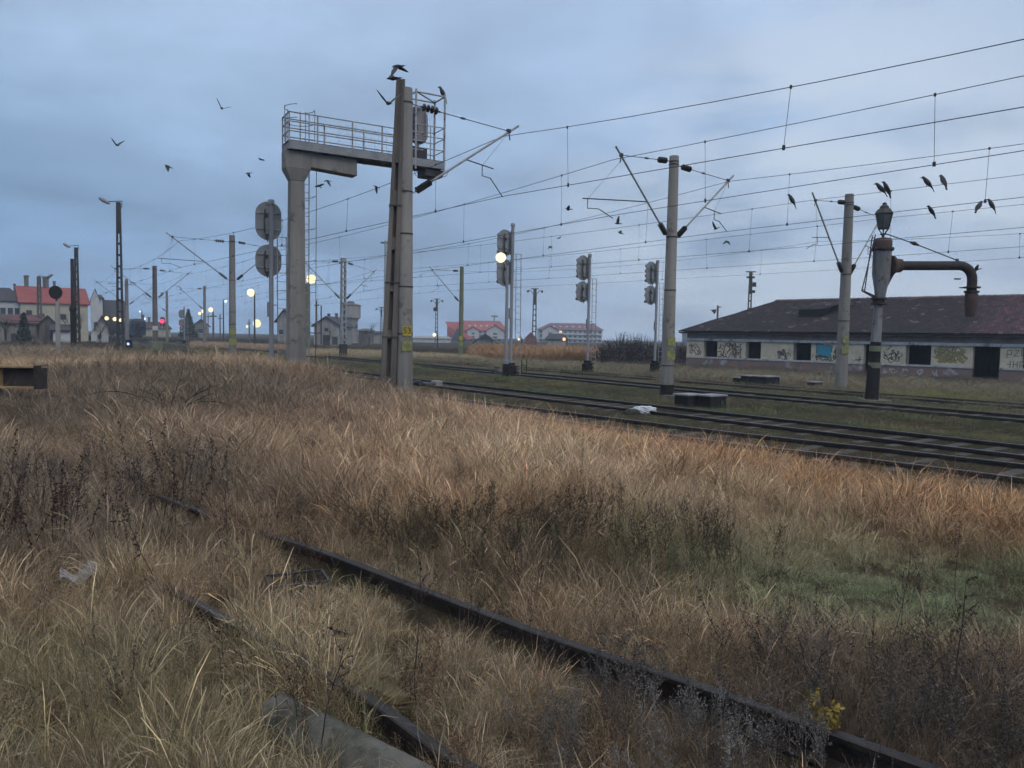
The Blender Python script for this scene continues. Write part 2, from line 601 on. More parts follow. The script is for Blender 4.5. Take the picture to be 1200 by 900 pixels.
def insulator(a, b_, r=0.075, k=6):
    a, b_ = Vector(a), Vector(b_)
    l = (b_ - a).length
    prof = [(0.025, 0)]
    for i in range(k):
        z0 = l * (0.08 + 0.84 * i / k)
        h = l * 0.84 / k
        prof += [(0.03, z0), (r, z0 + h * 0.25), (r * 0.95, z0 + h * 0.45), (0.03, z0 + h * 0.8)]
    prof.append((0.025, l))
    return MB().lathe(prof, a, 10, align(a, b_))


def lerp(a, b_, t):
    return Vector(a) * (1 - t) + Vector(b_) * t


def add_arm(root, sx, zr, lt, zt, ztie, reg, r0, tube_r=0.035):
    """sx side (-1 / +1) across, root height zr, tip reach lt and height zt, tie height on the post"""
    a0 = Vector((sx * (r0 + 0.04), 0, zr))
    tip = Vector((sx * lt, 0, zt))
    i1 = lerp(a0, tip, 0.17)
    arm = MB().tube([i1, tip], tube_r, 8).tube([a0, i1], 0.02, 6)
    arm = arm.build('bracket_tube', M['galv'], root, smooth=True)
    insulator(lerp(a0, tip, 0.02), i1, 0.105, 7).build('insulator', M['insulator'], arm, smooth=True)
    ta = Vector((sx * r0, 0, ztie))
    tb = lerp(a0, tip, 0.90) + Vector((0, 0, 0.03))
    tie = MB().tube([ta, tb], 0.012, 6)
    tie.box(tb, (0.12, 0.07, 0.12))
    tie.tube([tb, tb + Vector((sx * 0.05, 0, -0.26))], 0.018, 6)
    tie.box(lerp(ta, tb, 0.5), (0.14, 0.05, 0.05))
    t = tie.build('tie_rod', M['dark_steel'], root)
    insulator(lerp(ta, tb, 0.08), lerp(ta, tb, 0.27), 0.11, 4).build('insulator', M['insulator'], t, smooth=True)
    # registration arm and steady arm
    kind, zc, lc = reg
    if kind == 'pull':      # long horizontal arm past the wire, steady arm coming back
        q = lerp(i1, tip, 0.28)
        e = Vector((sx * (lc + 1.35), 0, zc + 0.48))
        drop = lerp(q, e, 0.93)
        mb = MB().tube([q, e], 0.02, 6)
        mb.tube([drop, drop + Vector((0, 0, -0.3)), drop + Vector((-sx * 0.5, 0, -0.27)), Vector((sx * lc, 0, zc))], 0.015, 6)
        mb.tube([lerp(a0, tip, 0.88) + Vector((0, 0, -.05)), lerp(q, e, 0.93)], 0.005, 4)
    else:
        q = lerp(a0, tip, 0.42)
        e = Vector((sx * (lc - 0.05), 0, q.z + 0.02))
        drop = Vector((sx * (lc - 0.45), 0, q.z + 0.06))
        mb = MB().tube([q, q + Vector((sx * 0.22, 0, 0.14)), e], 0.018, 6)
        mb.tube([drop, drop + Vector((0, 0, -0.3)), drop + Vector((sx * 0.3, 0, -0.33)), Vector((sx * (lc + 0.32), 0, zc))], 0.015, 6)
        mb.tube([lerp(a0, tip, 0.88) + Vector((0, 0, -.05)), drop], 0.005, 4)
    mb.build('steady_arm', M['dark_steel'], root)


def bands(root, zs, r, m='dark_steel'):
    for z in zs:
        MB().lathe([(r(z) + 0.012, -0.02), (r(z) + 0.014, 0.02)], (0, 0, z), 14).build('band', M[m], root)


DIGITS = {}


def digits(txt, size, root, loc, rot, m, name='number'):
    cu = bpy.data.curves.new('num', 'FONT')
    cu.body = txt
    cu.size = size
    cu.align_x = 'CENTER'
    cu.align_y = 'CENTER'
    cu.extrude = 0.002
    cu.resolution_u = 2
    t = bpy.data.objects.new('tmp', cu)
    me_ = bpy.data.meshes.new_from_object(t)
    bpy.data.objects.remove(t)
    me_.materials.clear()
    me_.materials.append(m)
    o = bpy.data.objects.new(name, me_)
    link(o)
    o.parent = root
    o.location = loc
    o.rotation_euler = rot
    return o


def plates(root, rr, z, face, txt, faded=False, sz=0.26):
    """two yellow plates strapped to the pole; face = local angle of the plate normal"""
    ca, sa = math.cos(face), math.sin(face)
    m3 = rotm(0, 0, face - math.pi / 2)
    m_ = M['yellow_fade'] if faded else M['yellow']
    c = Vector((ca * (rr + 0.02), sa * (rr + 0.02), z))
    p = MB().box(c, (sz * 0.95, 0.012, sz), m3).build('number_plate', m_, root)
    if txt:
        digits(txt, sz * 0.95, p, c + Vector((ca * 0.008, sa * 0.008, 0)), (math.pi / 2, 0, face + math.pi / 2), M['black_paint'])
    c2 = c + Vector((0, 0, -sz * 1.6))
    MB().box(c2, (sz * 1.05, 0.012, sz * 1.05), m3).build('number_plate', M['yellow_fade'], root)
    MB().box(c + Vector((0, 0, -sz * 0.8)), (sz * 0.25, 0.008, sz * 0.6), m3).build('plate_strap', M['yellow_fade'], root)


MASTG = 'overhead line masts along the tracks'


def round_mast(P, h, r0, r1, label, m='concrete', arms=(), rz=RZ_TRACK, bandz=(), name='line_mast', base=True, group=MASTG, lean=(0, 0)):
    z0 = -0.4
    root = empty(name, P, rz, label, 'mast', group)
    MB().lathe([(r0, z0), (r0, 0.3), (r1, h - 0.02), (r1 * 0.9, h)], (0, 0, 0), 20).build('pole', M[m], root, smooth=True)
    rad = lambda z: r0 + (r1 - r0) * z / h
    bands(root, bandz, rad)
    for a in arms:
        add_arm(root, *a, r0=rad(a[1]) if len(a) < 7 else a[6])
        bands(root, (a[1], a[4]), rad, 'dark_steel')
    return root


# near right-hand pole of the pair, carrying the number plates and the bracket
PA = Vector((-3.02, 21.45, 0.15))
A = round_mast(PA, 8.75, 0.245, 0.155, 'smooth round concrete mast with yellow 53 plate, right one of the touching pair', arms=[(1, 5.95, 3.87, 8.42, 8.35, ('push', 6.22, 3.0))],
               bandz=(2.05, 3.35, 4.8), rz=RZ_TRACK)
view = math.atan2(-PA.y, -PA.x) - RZ_TRACK
plates(A, 0.225, 2.13, view + 0.28, '53')
# slotted companion, leaning toward it
B2 = empty('line_mast', (-3.48, 21.35, 0.1), math.atan2(-3.48, 21.35) * -1 + 0.0, 'slotted rectangular concrete mast leaning on the round mast, left one of the touching pair', 'mast', MASTG)
B2.rotation_euler = (0, 0, math.atan2(3.48, 21.35))
hB, lean = 9.0, 0.30
mb = MB()


def fx(z, f_):
    return lean * z / hB + f_


secs = []
w0, w1 = 0.46, 0.24
for (xa, xb, ya, yb, dy) in ((-0.5, -0.16, -0.16, 0.16, 0), (0.12, 0.5, -0.16, 0.16, 0)):
    bt = [Vector((fx(-.3, w0 * xa), ya, -.3)), Vector((fx(-.3, w0 * xb), ya, -.3)), Vector((fx(-.3, w0 * xb), yb, -.3)), Vector((fx(-.3, w0 * xa), yb, -.3))]
    tp = [Vector((fx(hB, w1 * xa), ya * .7, hB)), Vector((fx(hB, w1 * xb), ya * .7, hB)), Vector((fx(hB, w1 * xb), yb * .7, hB)), Vector((fx(hB, w1 * xa), yb * .7, hB))]
    mb.hexa(bt, tp)
for za, zb in ((-.3, .9), (1.95, 2.2), (3.25, 3.5), (4.4, 4.75), (5.6, 6.0), (6.75, 9.0)):
    wa, wb = w0 + (w1 - w0) * za / hB, w0 + (w1 - w0) * zb / hB
    q = lambda z, w, k: [Vector((fx(z, -w * .17), -k, z)), Vector((fx(z, w * .13), -k, z)), Vector((fx(z, w * .13), k, z)), Vector((fx(z, -w * .17), k, z))]
    mb.hexa(q(za, wa, .10), q(zb, wb, .08))
mb.build('pole', M['concrete_dark'], B2, bevel=0.012)
# thin web behind the slots: makes the slots read as recesses
wq = lambda z, w: [Vector((fx(z, -w * .18), 0.03, z)), Vector((fx(z, w * .14), 0.03, z)), Vector((fx(z, w * .14), 0.06, z)), Vector((fx(z, -w * .18), 0.06, z))]
MB().hexa(wq(-.2, w0), wq(6.8, w0 + (w1 - w0) * .75)).build('slot_web', M['concrete_dark'], B2)
for z in (3.5, 2.0, 5.6):
    w = w0 + (w1 - w0) * z / hB
    MB().box((fx(z, 0), 0, z), (w + 0.03, 0.345 - z * 0.008, 0.035)).build('band', M['dark_steel'], B2)

# mast in the middle distance, right of centre
PB = Vector((5.50, 27.2, 0))
Bm = round_mast(PB, 8.55, 0.235, 0.165, 'tall round concrete mast with brackets on both sides, between second and far track', bandz=(1.25, 3.9),
                arms=[(-1, 5.75, 2.85, 8.42, 8.35, ('pull', 6.1, 2.9)), (1, 5.75, 3.35, 8.35, 8.25, ('push', 6.25, 2.75))])
plates(Bm, 0.215, 2.1, math.atan2(-PB.y, -PB.x) - RZ_TRACK + 0.5, '', True, 0.3)
MB().box((0.1, -0.26, 0.1), (0.7, 0.7, 0.25)).build('footing', M['concrete_dark'], Bm, bevel=0.03)
MB().lathe([(0.25, 0), (0.248, 0.62), (0.235, 0.63)], (0, 0, -0.05), 20).build('black_collar', M['black_paint'], Bm)

PC = Vector((15.05, 35.1, -0.05))
Cm = round_mast(PC, 8.9, 0.275, 0.19, 'round concrete mast with two brackets standing just left of the water crane', bandz=(3.2,),
                arms=[(-1, 5.3, 3.0, 8.6, 8.5, ('push', 6.2, 2.9)), (1, 5.3, 3.1, 8.4, 8.4, ('push', 6.2, 2.3))])
plates(Cm, 0.262, 2.35, math.atan2(-PC.y, -PC.x) - RZ_TRACK + 0.45, '', True, 0.3)

# farther masts
k = 0.93
PD = Vector((-19.61, 53.8, 0)) * k
PD.z = 0
Dm = round_mast(PD, 8.35, 0.23, 0.18, 'round concrete mast with two brackets left of the twin-disc signal', bandz=(2.6, 3.4),
                arms=[(-1, 5.45, 4.0, 8.15, 7.9, ('pull', 6.05, 3.1)), (1, 5.45, 3.0, 7.9, 7.95, ('push', 6.05, 2.4))])
plates(Dm, 0.22, 2.15, math.atan2(-PD.y, -PD.x) - RZ_TRACK + 0.1, '', True, 0.42)
PE = aty(182, 395, 77)
Em = round_mast(Vector((PE.x, 77, 0)), 8.5, 0.26, 0.20, 'brown concrete mast carrying a white plate, just right of the blue coach', m='rust_dark' if False else 'concrete_dark', rz=RZ_TRACK + R(6),
                arms=[(-1, 5.3, 4.0, 8.2, 8.2, ('pull', 6.05, 3.0)), (1, 5.3, 3.6, 8.2, 8.1, ('push', 6.0, 2.6))])
fa = math.atan2(-77, -PE.x) - RZ_TRACK - R(6)
MB().box((.3 * math.cos(fa), .3 * math.sin(fa), 2.3), (0.5, 0.03, 0.45), rotm(0, 0, fa + math.pi / 2)).build('white_plate', M['white'], Em)
MB().box((0, 0, 0.4), (1.1, 1.1, 1.2)).build('footing', M['post_green'], Em, bevel=0.05)
PF = aty(149, 395, 100)
round_mast(Vector((PF.x, 100, 0)), 8.6, 0.25, 0.2, 'grey concrete mast with two brackets, left of the blue coach', rz=RZ_TRACK + R(8),
           arms=[(-1, 5.5, 3.9, 8.3, 8.2, ('push', 6.0, 3.0)), (1, 5.3, 4.0, 8.3, 8.2, ('push', 6.0, 2.8))])
PH = aty(540, 404, 73)
Hm = round_mast(Vector((PH.x, 73, -0.1)), 8.7, 0.24, 0.18, 'pale yellow-green mast with one bracket standing in tall pale grass', m='post_green', bandz=(3.4, 5.2),
                arms=[(-1, 5.4, 3.6, 8.5, 8.3, ('push', 6.1, 3.0))])
plates(Hm, 0.23, 2.0, math.atan2(-73, -PH.x) - RZ_TRACK, '', False, 0.36)


def lattice_mast(P, h, w0_, w1_, label, mname='concrete_dark', arms=(), rz=0.0, name='line_mast', group=MASTG, d0=None, rungs=8, cat='mast', solid=0.12):
    root = empty(name, P, rz, label, cat, group)
    d0 = d0 or w0_ * 0.5
    mb_ = MB()
    t = w0_ * 0.24
    for sx in (-1, 1):
        c0, c1 = sx * (w0_ - t) / 2, sx * (w1_ - t * .8) / 2
        b_ = [Vector((c0 + x * t / 2, y * d0 / 2, -.3)) for x, y in ((-1, -1), (1, -1), (1, 1), (-1, 1))]
        tt = [Vector((c1 + x * t * .4, y * d0 * .35, h)) for x, y in ((-1, -1), (1, -1), (1, 1), (-1, 1))]
        mb_.hexa(b_, tt)
    for i in range(rungs + 1):
        z = 0.1 + (h * (1 - solid)) * i / rungs
        w = w0_ + (w1_ - w0_) * z / h - t
        mb_.box((0, 0, z), (w, d0 * 0.72, 0.16))
    w = w1_ * 1.0
    mb_.box((0, 0, h * (1 - solid / 2)), (w - t * 0.9, d0 * 0.5, h * solid))
    mb_.build('pole', M[mname], root)
    for a in arms:
        add_arm(root, *a, r0=w1_ / 2)
    return root


PG = aty(402, 417, 67)
Gm = lattice_mast(Vector((PG.x, 67, -0.1)), 8.75, 0.5, 0.42, 'pale steel lattice mast with two brackets left of the water tower', 'galv', rz=RZ_TRACK,
                  arms=[(-1, 5.2, 3.9, 8.5, 8.45, ('push', 6.1, 3.0)), (1, 5.2, 3.2, 8.0, 8.4, ('push', 6.1, 2.4))], rungs=16, d0=0.4, solid=0.04)
MB().box((0, 0, 0.5), (0.56, 0.5, 1.6)).build('dark_footing', M['dark_steel'], Gm)
# two more very distant masts where the bend begins
for (px, Y, lab) in ((240, 112, 'distant thin mast with a left bracket, right of the distant street lamps'), (196, 128, 'very distant mast beyond the red signals')):
    q = aty(px, 400, Y)
    o = round_mast(Vector((q.x, Y, -0.2)), 8.8, 0.24, 0.18, lab, rz=RZ_TRACK + R(10), arms=[(-1, 5.4, 3.8, 8.5, 8.4, ('pull', 6.1, 3.0))])

# ------------------------------------------------------------------ overhead wires
def wire_pts(a, b_, sag, n=14):
    return [lerp(a, b_, i / n) + Vector((0, 0, -4 * sag * (i / n) * (1 - i / n))) for i in range(n + 1)]


def overhead(sup, label, r=0.009, dsp=6.2, sg=1.15, drop_until=90, ph=0.5):
    """sup: list of (world xy, contact z, messenger z) at the supports"""
    o0 = sup[0][0].copy()
    root = empty('overhead_wire', o0, 0, label, 'overhead wire', 'overhead wires above the tracks')
    mm, cc, dd = MB(), MB(), []
    for (p, zc, zm), (q, zc2, zm2) in zip(sup[:-1], sup[1:]):
        a, b_ = p - o0, q - o0
        span = (b_ - a).length
        sag = min(sg, sg * (span / 45.0) ** 2)
        m_ = wire_pts(a + Vector((0, 0, zm)), b_ + Vector((0, 0, zm2)), sag, 18)
        c_ = wire_pts(a + Vector((0, 0, zc)), b_ + Vector((0, 0, zc2)), 0.02, 4)
        mm.tube(m_, r, 6)
        cc.tube(c_, r, 6)
        if (o0 + a).y > drop_until:
            continue
        n = max(3, int(span / dsp))
        for i in range(n):
            t = (i + ph) / n
            u = Vector((a.x, a.y, 0)) * (1 - t) + Vector((b_.x, b_.y, 0)) * t
            z1 = zm * (1 - t) + zm2 * t - 4 * sag * t * (1 - t)
            z0 = zc * (1 - t) + zc2 * t
            lean_ = (b_ - a).normalized() * random.uniform(-.12, .12)
            dd.append((u + Vector((0, 0, z0)), u + lean_ + Vector((0, 0, z1))))
    mm.build('messenger_wire', M['wire'], root)
    cc.build('contact_wire', M['wire'], root)
    for lo_, hi_ in dd:
        MB().tube([lo_, hi_], 0.006, 4).box(lo_, (0.05, 0.05, 0.10)).box(hi_, (0.04, 0.04, 0.07)).build('dropper', M['wire'], root)
    return root


def arm_pt(P, L_, rz=RZ_TRACK):
    return Vector((P.x + L_ * math.cos(rz), P.y + L_ * math.sin(rz), 0))


PEv, PFv, PGv, PHv = Vector((PE.x, 77, 0)), Vector((PF.x, 100, 0)), Vector((PG.x, 67, 0)), Vector((PH.x, 73, 0))
overhead([(S(16.2, -26), 5.7, 8.4), (arm_pt(PA, 3.25), 6.37, 8.15), (arm_pt(PD, -3.2), 6.05, 7.7), (arm_pt(PEv, -3.4), 6.05, 7.9), (arm_pt(PFv, -3.8), 6.0, 7.9), (S(28, 165), 6.0, 7.9)],
         'highest overhead wire pair, running over the nearest track past the platform of the gantry', ph=0.55)
overhead([(S(17.9, -26), 6.2, 8.0), (arm_pt(PB, -2.95), 6.18, 7.98), (arm_pt(PD, 3.0), 6.05, 7.6), (arm_pt(PEv, 2.8), 6.0, 7.8), (arm_pt(PFv, 3.1), 6.0, 7.9), (S(33, 170), 6.0, 7.9)],
         'second overhead wire pair, held by the left bracket of the tall middle mast', ph=0.4, sg=.4)
overhead([(S(23.7, -26), 6.25, 8.3), (arm_pt(PB, 3.1), 6.25, 8.1), (S(26.0, 61), 6.1, 7.9), (S(30, 104), 6.0, 7.8), (S(38, 165), 6.0, 7.8)],
         'third overhead wire pair, held by the right bracket of the tall middle mast', ph=0.6, sg=.7)
T4w = [(S(30.0, -26), 6.3, 8.35), (arm_pt(PC, -3.1), 6.25, 8.2), (arm_pt(PGv, -3.2), 6.1, 8.1), (S(36, 110), 6.0, 7.9)]
overhead(T4w, 'fourth overhead wire pair, held by the left bracket of the mast beside the water crane', ph=0.45, sg=.3)
T5w = [(S(35.6, -26), 6.3, 8.3), (arm_pt(PC, 2.75), 6.25, 8.05), (arm_pt(PGv, 2.9), 6.1, 7.7), (S(42, 110), 6.0, 7.9)]
overhead(T5w, 'fifth and lowest overhead wire pair, held by the right bracket beside the water crane', ph=0.5, sg=.25)
overhead([(S(40.5, -10), 6.4, 8.1), (S(41.5, 25), 6.3, 8.0), (arm_pt(PHv, -3.2), 6.1, 8.1), (S(45, 110), 6.0, 7.9)],
         'faint farthest overhead wire pair running to the pale yellow-green mast', r=0.008, ph=0.5)

# ------------------------------------------------------------------ track signals
SIGG = 'tall two-headed track signals seen from behind'


def oval(w, h, n=18):
    r = w / 2
    pts = []
    for i in range(n + 1):
        a = math.pi * i / n
        pts.append((r * math.cos(a), h / 2 - r + r * math.sin(a)))
    for i in range(n + 1):
        a = math.pi + math.pi * i / n
        pts.append((r * math.cos(a), -h / 2 + r + r * math.sin(a)))
    return pts


def signal(P, h, label, rz=RZ_TRACK, s=1.0, heads=((1.05, 1.32, 0.66, 4), (2.45, 1.15, 0.68, 2)), detail=True, group=SIGG, w=0.9, red=None, hx=-0.27, hy=0.12):
    root = empty('track_signal', P, rz, label, 'signal', group)
    MB().tube([(0, 0, -0.2), (0, 0, h)], 0.085 * s, 14).lathe([(0.12 * s, h - 0.12), (0.12 * s, h + 0.02), (0.10 * s, h + 0.05)]).build('post', M['signal_post'], root, smooth=True)
    zt = h - 0.12 * s
    for hi, (dz, hh, ww, nl) in enumerate(heads):
        zc = h - dz * s
        hh, ww = hh * s, w * s
        bd = MB().prism(oval(ww, hh), 0.16 * s, 0.20 * s, c=(0, 0, zc)).build('backboard', M['grey_paint'], root)
        rim = MB()
        o_ = [Vector((x, 0.18 * s, z + zc)) for x, z in oval(ww, hh)]
        rim.tube(o_ + [o_[0]], 0.015 * s, 5)
        rim.build('rim', M['grey_paint'], bd)
        bx = MB().box((0, 0.10 * s, zc), (0.24 * s, 0.14 * s, hh * 0.72)).build('lamp_housing', M['grey_paint'], bd, bevel=0.02)
        br = MB()
        for z in (-.22, .2):
            br.box((0, 0.135 * s, zc + z * hh), (ww * 0.9, 0.03 * s, 0.035 * s))
            br.box((0, 0.05 * s, zc + z * hh), (0.22 * s, 0.14 * s, 0.05 * s))
        br.build('bracket', M['galv'], bd)
        bd.location = (hx, hy, 0)
        if hx < -.2:
            MB().box((0.04, .10, zc), (.16, .08, hh * .94)).build('mounting_board', M['grey_paint'], root)
        if detail:
            cb = MB()
            cb.tube([(-0.13 * s, 0.02 * s, zc + .3 * hh), (-0.17 * s, 0.0, zc), (-0.15 * s, 0.0, zc - .3 * hh), (-0.04, 0.0, zc - .56 * hh)], 0.022 * s, 5)
            cb.box((-.1 * s, .02, zc + .12 * hh), (.1, .08, .14))
            cb.build('cable', M['insulator'], bd)
        hd = MB()
        for k_ in range(nl):
            z = zc + hh * 0.36 * (1 - 2 * k_ / max(1, nl - 1)) * (0.9 if nl > 2 else 0.6)
            hd.tube([(-.26 if hx < -.2 else 0, 0.2 * s, z), (-.26 if hx < -.2 else 0, 0.42 * s, z - 0.02)], [0.09 * s, 0.10 * s], 12)
        hd.build('lens_hood', M['grey_paint'], bd)
    # ladder on the right of the post
    ld = MB()
    top = h - (heads[0][0] + heads[0][1] / 2) * s + 0.1
    for x in (0.22, 0.56):
        ld.tube([(x * s, -0.12, 0.15), (x * s * 0.96, -0.05, top)], 0.02 * s, 6)
    n = int(top / 0.33)
    for i in range(1, n + 1):
        z = top * i / n
        ld.tube([(0.22 * s, -0.1, z), (0.56 * s, -0.1, z)], 0.013 * s, 5)
    for z in (top, top * 0.55):
        ld.tube([(0, 0, z), (0.24 * s, -0.08, z)], 0.018 * s, 5)
    ld.build('ladder', M['galv'], root)
    fb = MB().box((0, 0, 0.25), (0.5 * s, 0.42 * s, 0.7)).box((0.02, 0, 0.68), (0.34, 0.34, 0.2))
    for k_ in range(3):
        fb.box((0.1, -0.22, 0.12 + 0.24 * k_), (0.42, 0.12, 0.07))
    fb.build('relay_base', M['black_paint'], root, bevel=0.015)
    MB().box((-0.1 * s, 0, h * 0.42), (0.1 * s, 0.12 * s, 0.55)).build('junction_box', M['grey_paint'], root)
    if red:
        MB().lathe([(0.16, -.03), (0.2, 0), (0.16, .03)], (0, -0.2, h - 0.9), 14, rotm(R(90))).build('lamp', red, root)
    return root


q = aty(318, 417, 29.0)
signal(Vector((q.x, 29.0, 0.1)), 6.95, 'largest twin-disc signal, left of the concrete gantry column, seen flat from behind', w=0.92, rz=R(24),
       heads=((0.72, 1.42, 0, 3), (2.2, 1.18, 0, 2)), hx=-.08, hy=0)
q = aty(598, 437, 40.5)
signal(Vector((q.x, 40.5, 0)), 8.0, 'middle signal beside a dark lamp post, tallest of the three signals right of centre', heads=((0.95, 1.35, 0, 4), (2.5, 1.4, 0, 3)), w=1.0)
q = aty(688, 436, 47)
signal(Vector((q.x, 47, 0)), 7.2, 'grey signal in front of the white housing block with purple roof', heads=((0.8, 1.5, 0, 4), (2.25, 1.25, 0, 3)), w=1.0)
q = aty(767, 434, 51)
signal(Vector((q.x, 51, -0.05)), 7.35, 'grey signal in front of the dark thicket, left of the tall middle mast', heads=((0.8, 1.5, 0, 4), (2.25, 1.25, 0, 3)), w=1.0)
q = aty(216, 400, 120)
signal(Vector((q.x, 120, -0.2)), 5.9, 'small distant signal in front of the dark fir tree', detail=False)

# ------------------------------------------------------------------ signal gantry
GA = math.atan2(0.114, 0.195)
q = aty(347, 432, 27.3)
gan = empty('signal_gantry', (q.x, 27.3, 0.1), GA, 'tall concrete gantry column with a cantilevered railed walkway reaching over the track', 'gantry')
hd = 8.35
colm = MB()
colm.hexa([(-.31, -.25, -.4), (.31, -.25, -.4), (.31, .25, -.4), (-.31, .25, -.4)], [(-.245, -.2, 7.35), (.245, -.2, 7.35), (.245, .2, 7.35), (-.245, .2, 7.35)])
colm.hexa([(-.245, -.2, 7.35), (.245, -.2, 7.35), (.245, .2, 7.35), (-.245, .2, 7.35)], [(-.44, -.30, 7.75), (.44, -.30, 7.75), (.44, .30, 7.75), (-.44, .30, 7.75)])
colm.hexa([(-.44, -.30, 7.75), (.44, -.30, 7.75), (.44, .30, 7.75), (-.44, .30, 7.75)], [(-.44, -.30, hd), (.44, -.30, hd), (.44, .30, hd), (-.44, .30, hd)])
colm.build('column', M['concrete'], gan, bevel=0.02)
MB().hexa([(.42, -.26, 7.86), (2.12, -.26, 7.76), (2.12, .26, 7.76), (.42, .26, 7.86)], [(.42, -.26, hd), (2.12, -.26, hd), (2.12, .26, hd), (.42, .26, hd)]).build('corbel', M['concrete'], gan, bevel=0.02)
X0, X1, W = -0.36, 5.5, 0.46
dk = MB()
for y in (-W, W):
    dk.box(((X0 + X1) / 2, y, hd + 0.15), (X1 - X0, 0.05, 0.26))
    dk.box(((X0 + X1) / 2, y - math.copysign(0.05, y), hd + 0.285), (X1 - X0, 0.14, 0.02))
    dk.box(((X0 + X1) / 2, y - math.copysign(0.05, y), hd + 0.025), (X1 - X0, 0.14, 0.02))
for x in np.linspace(X0 + .03, X1 - .03, 9):
    dk.box((x, 0, hd + 0.15), (0.06, 2 * W - 0.06, 0.2))
dk.build('deck_beams', M['grey_paint'], gan)
MB().box(((X0 + X1) / 2, 0, hd + 0.315), (X1 - X0 - .02, 2 * W - 0.1, 0.03)).build('deck_plate', M['dark_steel'], gan)
MB().box((5.1, 0, hd - 0.14), (0.75, 0.7, 0.26)).build('end_box', M['dark_steel'], gan)
zd = hd + 0.3
for y in (-W, W):
    r_ = MB()
    xs = (np.linspace(X0, 4.1, 5) if y < 0 else np.linspace(X0, 4.1, 4))
    for x in xs:
        if y < 0 and abs(x - xs[1]) < .01:
            x = 0.62
        r_.tube([(x, y, zd - 0.3), (x, y, zd + .95)], 0.028, 6)
    for z in (0.32, 0.64, 0.95):
        r_.tube([(X0, y, zd + z), (4.6, y, zd + z)], 0.022, 6)
    for x in np.arange(0.9, 4.2, 0.45):
        r_.tube([(x, y, zd), (x, y, zd + .38)], 0.006, 4)
    r_.build('railing', M['galv'], gan)
r_ = MB()
for z in (0.32, 0.64, 0.95):
    r_.tube([(X0, -W, zd + z), (X0, W, zd + z)], 0.022, 6)
r_.tube([(X0, 0, zd), (X0, 0, zd + .95)], 0.024, 6)
r_.build('railing', M['galv'], gan)
# ladder and safety hoops behind the column, topped by a half ring over the deck
ld = MB()
for x in (0.30, 0.62):
    ld.tube([(x, 0.62, 0.2), (x, 0.62, zd + 1.3)], 0.02, 6)
for i in range(30):
    z = 0.4 + i * 0.28
    ld.tube([(0.30, 0.62, z), (0.62, 0.62, z)], 0.012, 5)
ld.build('ladder', M['galv'], gan)
for z in list(np.arange(2.4, 8.0, 1.15)) + [zd + 1.2, zd + 0.75]:
    pts = [Vector((0.46 + 0.36 * math.cos(a), 0.62 + 0.62 * math.sin(a), z)) for a in np.linspace(R(-25), R(205), 12)]
    if z > 8:
        pts = [Vector((0.1 + 0.52 * math.cos(a), -0.1 + 0.6 * math.sin(a), z)) for a in np.linspace(0, math.pi * 1.35, 14)]
    MB().tube(pts, 0.014, 5).build('safety_hoop', M['galv'], gan)
hp = MB()
for a in (0, 0.9, 2.2, 3.1):
    hp.tube([(0.1 + 0.52 * math.cos(a), -0.1 + 0.6 * math.sin(a), zd), (0.1 + 0.52 * math.cos(a), -0.1 + 0.6 * math.sin(a), zd + 1.25)], 0.014, 5)
hp.build('hoop_bars', M['galv'], gan)
MB().tube([(0.78, 0.3, 0.2), (0.80, 0.3, hd)], 0.012, 5).build('cable', M['dark_steel'], gan)
# end cage
cg = MB()
cx0, cx1, ch = 4.3, 5.47, 2.42
for x in (cx0, cx1):
    for y in (-W, W):
        cg.box((x, y, zd - 0.15 + ch / 2), (0.06, 0.06, ch + 0.5))
for z in (0.4, 0.85, 1.25):
    for y in (-W, W):
        cg.tube([(cx0, y, zd + z), (cx1, y, zd + z)], 0.02, 5)
    cg.tube([(cx1, -W, zd + z), (cx1, W, zd + z)], 0.02, 5)
zt = zd + ch
for a, b_ in (((cx0, -W), (cx1, -W)), ((cx1, -W), (cx1, W)), ((cx1, W), (cx0, W)), ((cx0, W), (cx0, -W)), ((cx0, -W), (cx1, W))):
    cg.tube([(a[0], a[1], zt), (b_[0], b_[1], zt)], 0.032, 5)
cg.tube([(4.9, -W, zd + 1.25), (4.9, -W, zd)], 0.02, 5)
cg.build('cage_frame', M['galv'], gan)
ms_ = MB()
for i in range(15):
    x = cx0 + 0.05 + i * 0.075
    ms_.tube([(x, W, zd + 1.2), (x, W, zt)], 0.003, 3)
for i in range(16):
    ms_.tube([(cx0, W, zd + 1.25 + i * 0.07), (cx1, W, zd + 1.25 + i * 0.07)], 0.003, 3)
for i in range(9):
    x = 1.7 + i * 0.3
    ms_.tube([(x, W, zd), (x, W, zd + 1.1)], 0.003, 3)
for i in range(8):
    ms_.tube([(1.6, W, zd + i * 0.14), (4.3, W, zd + i * 0.14)], 0.003, 3)
ms_.build('wire_mesh', M['galv'], gan)
# signal head standing inside the cage, its back to us
sh = MB().prism([(x + 0, z) for x, z in oval(0.8, 1.4)], 0.3, 0.34, c=(4.72, 0, zd + 1.4)).build('signal_board', M['signal_post'], gan)
MB().box((4.68, 0.16, zd + 1.4), (0.5, 0.24, 1.25)).build('lamp_housing', M['flaked'], sh, bevel=0.02)
MB().tube([(4.68, 0.2, zd), (4.68, 0.2, zd + 1.2)], 0.05, 8).build('signal_stem', M['signal_post'], sh)
bx = MB()
for k_ in range(6):
    bx.box((4.42 + 0.03 * (k_ % 3), -0.02, zd + 0.8 + 0.22 * k_), (0.12, 0.16, 0.14))
bx.box((4.6, 0.0, zd + 0.3), (0.6, 0.3, 0.4))
bx.build('lamp_housing', M['dark_steel'], sh)
cb = MB()
cb.tube([(4.2, -0.4, hd), (4.35, -0.4, hd - .35), (4.7, -0.4, hd - .3), (4.8, -0.4, hd)], 0.012, 5)
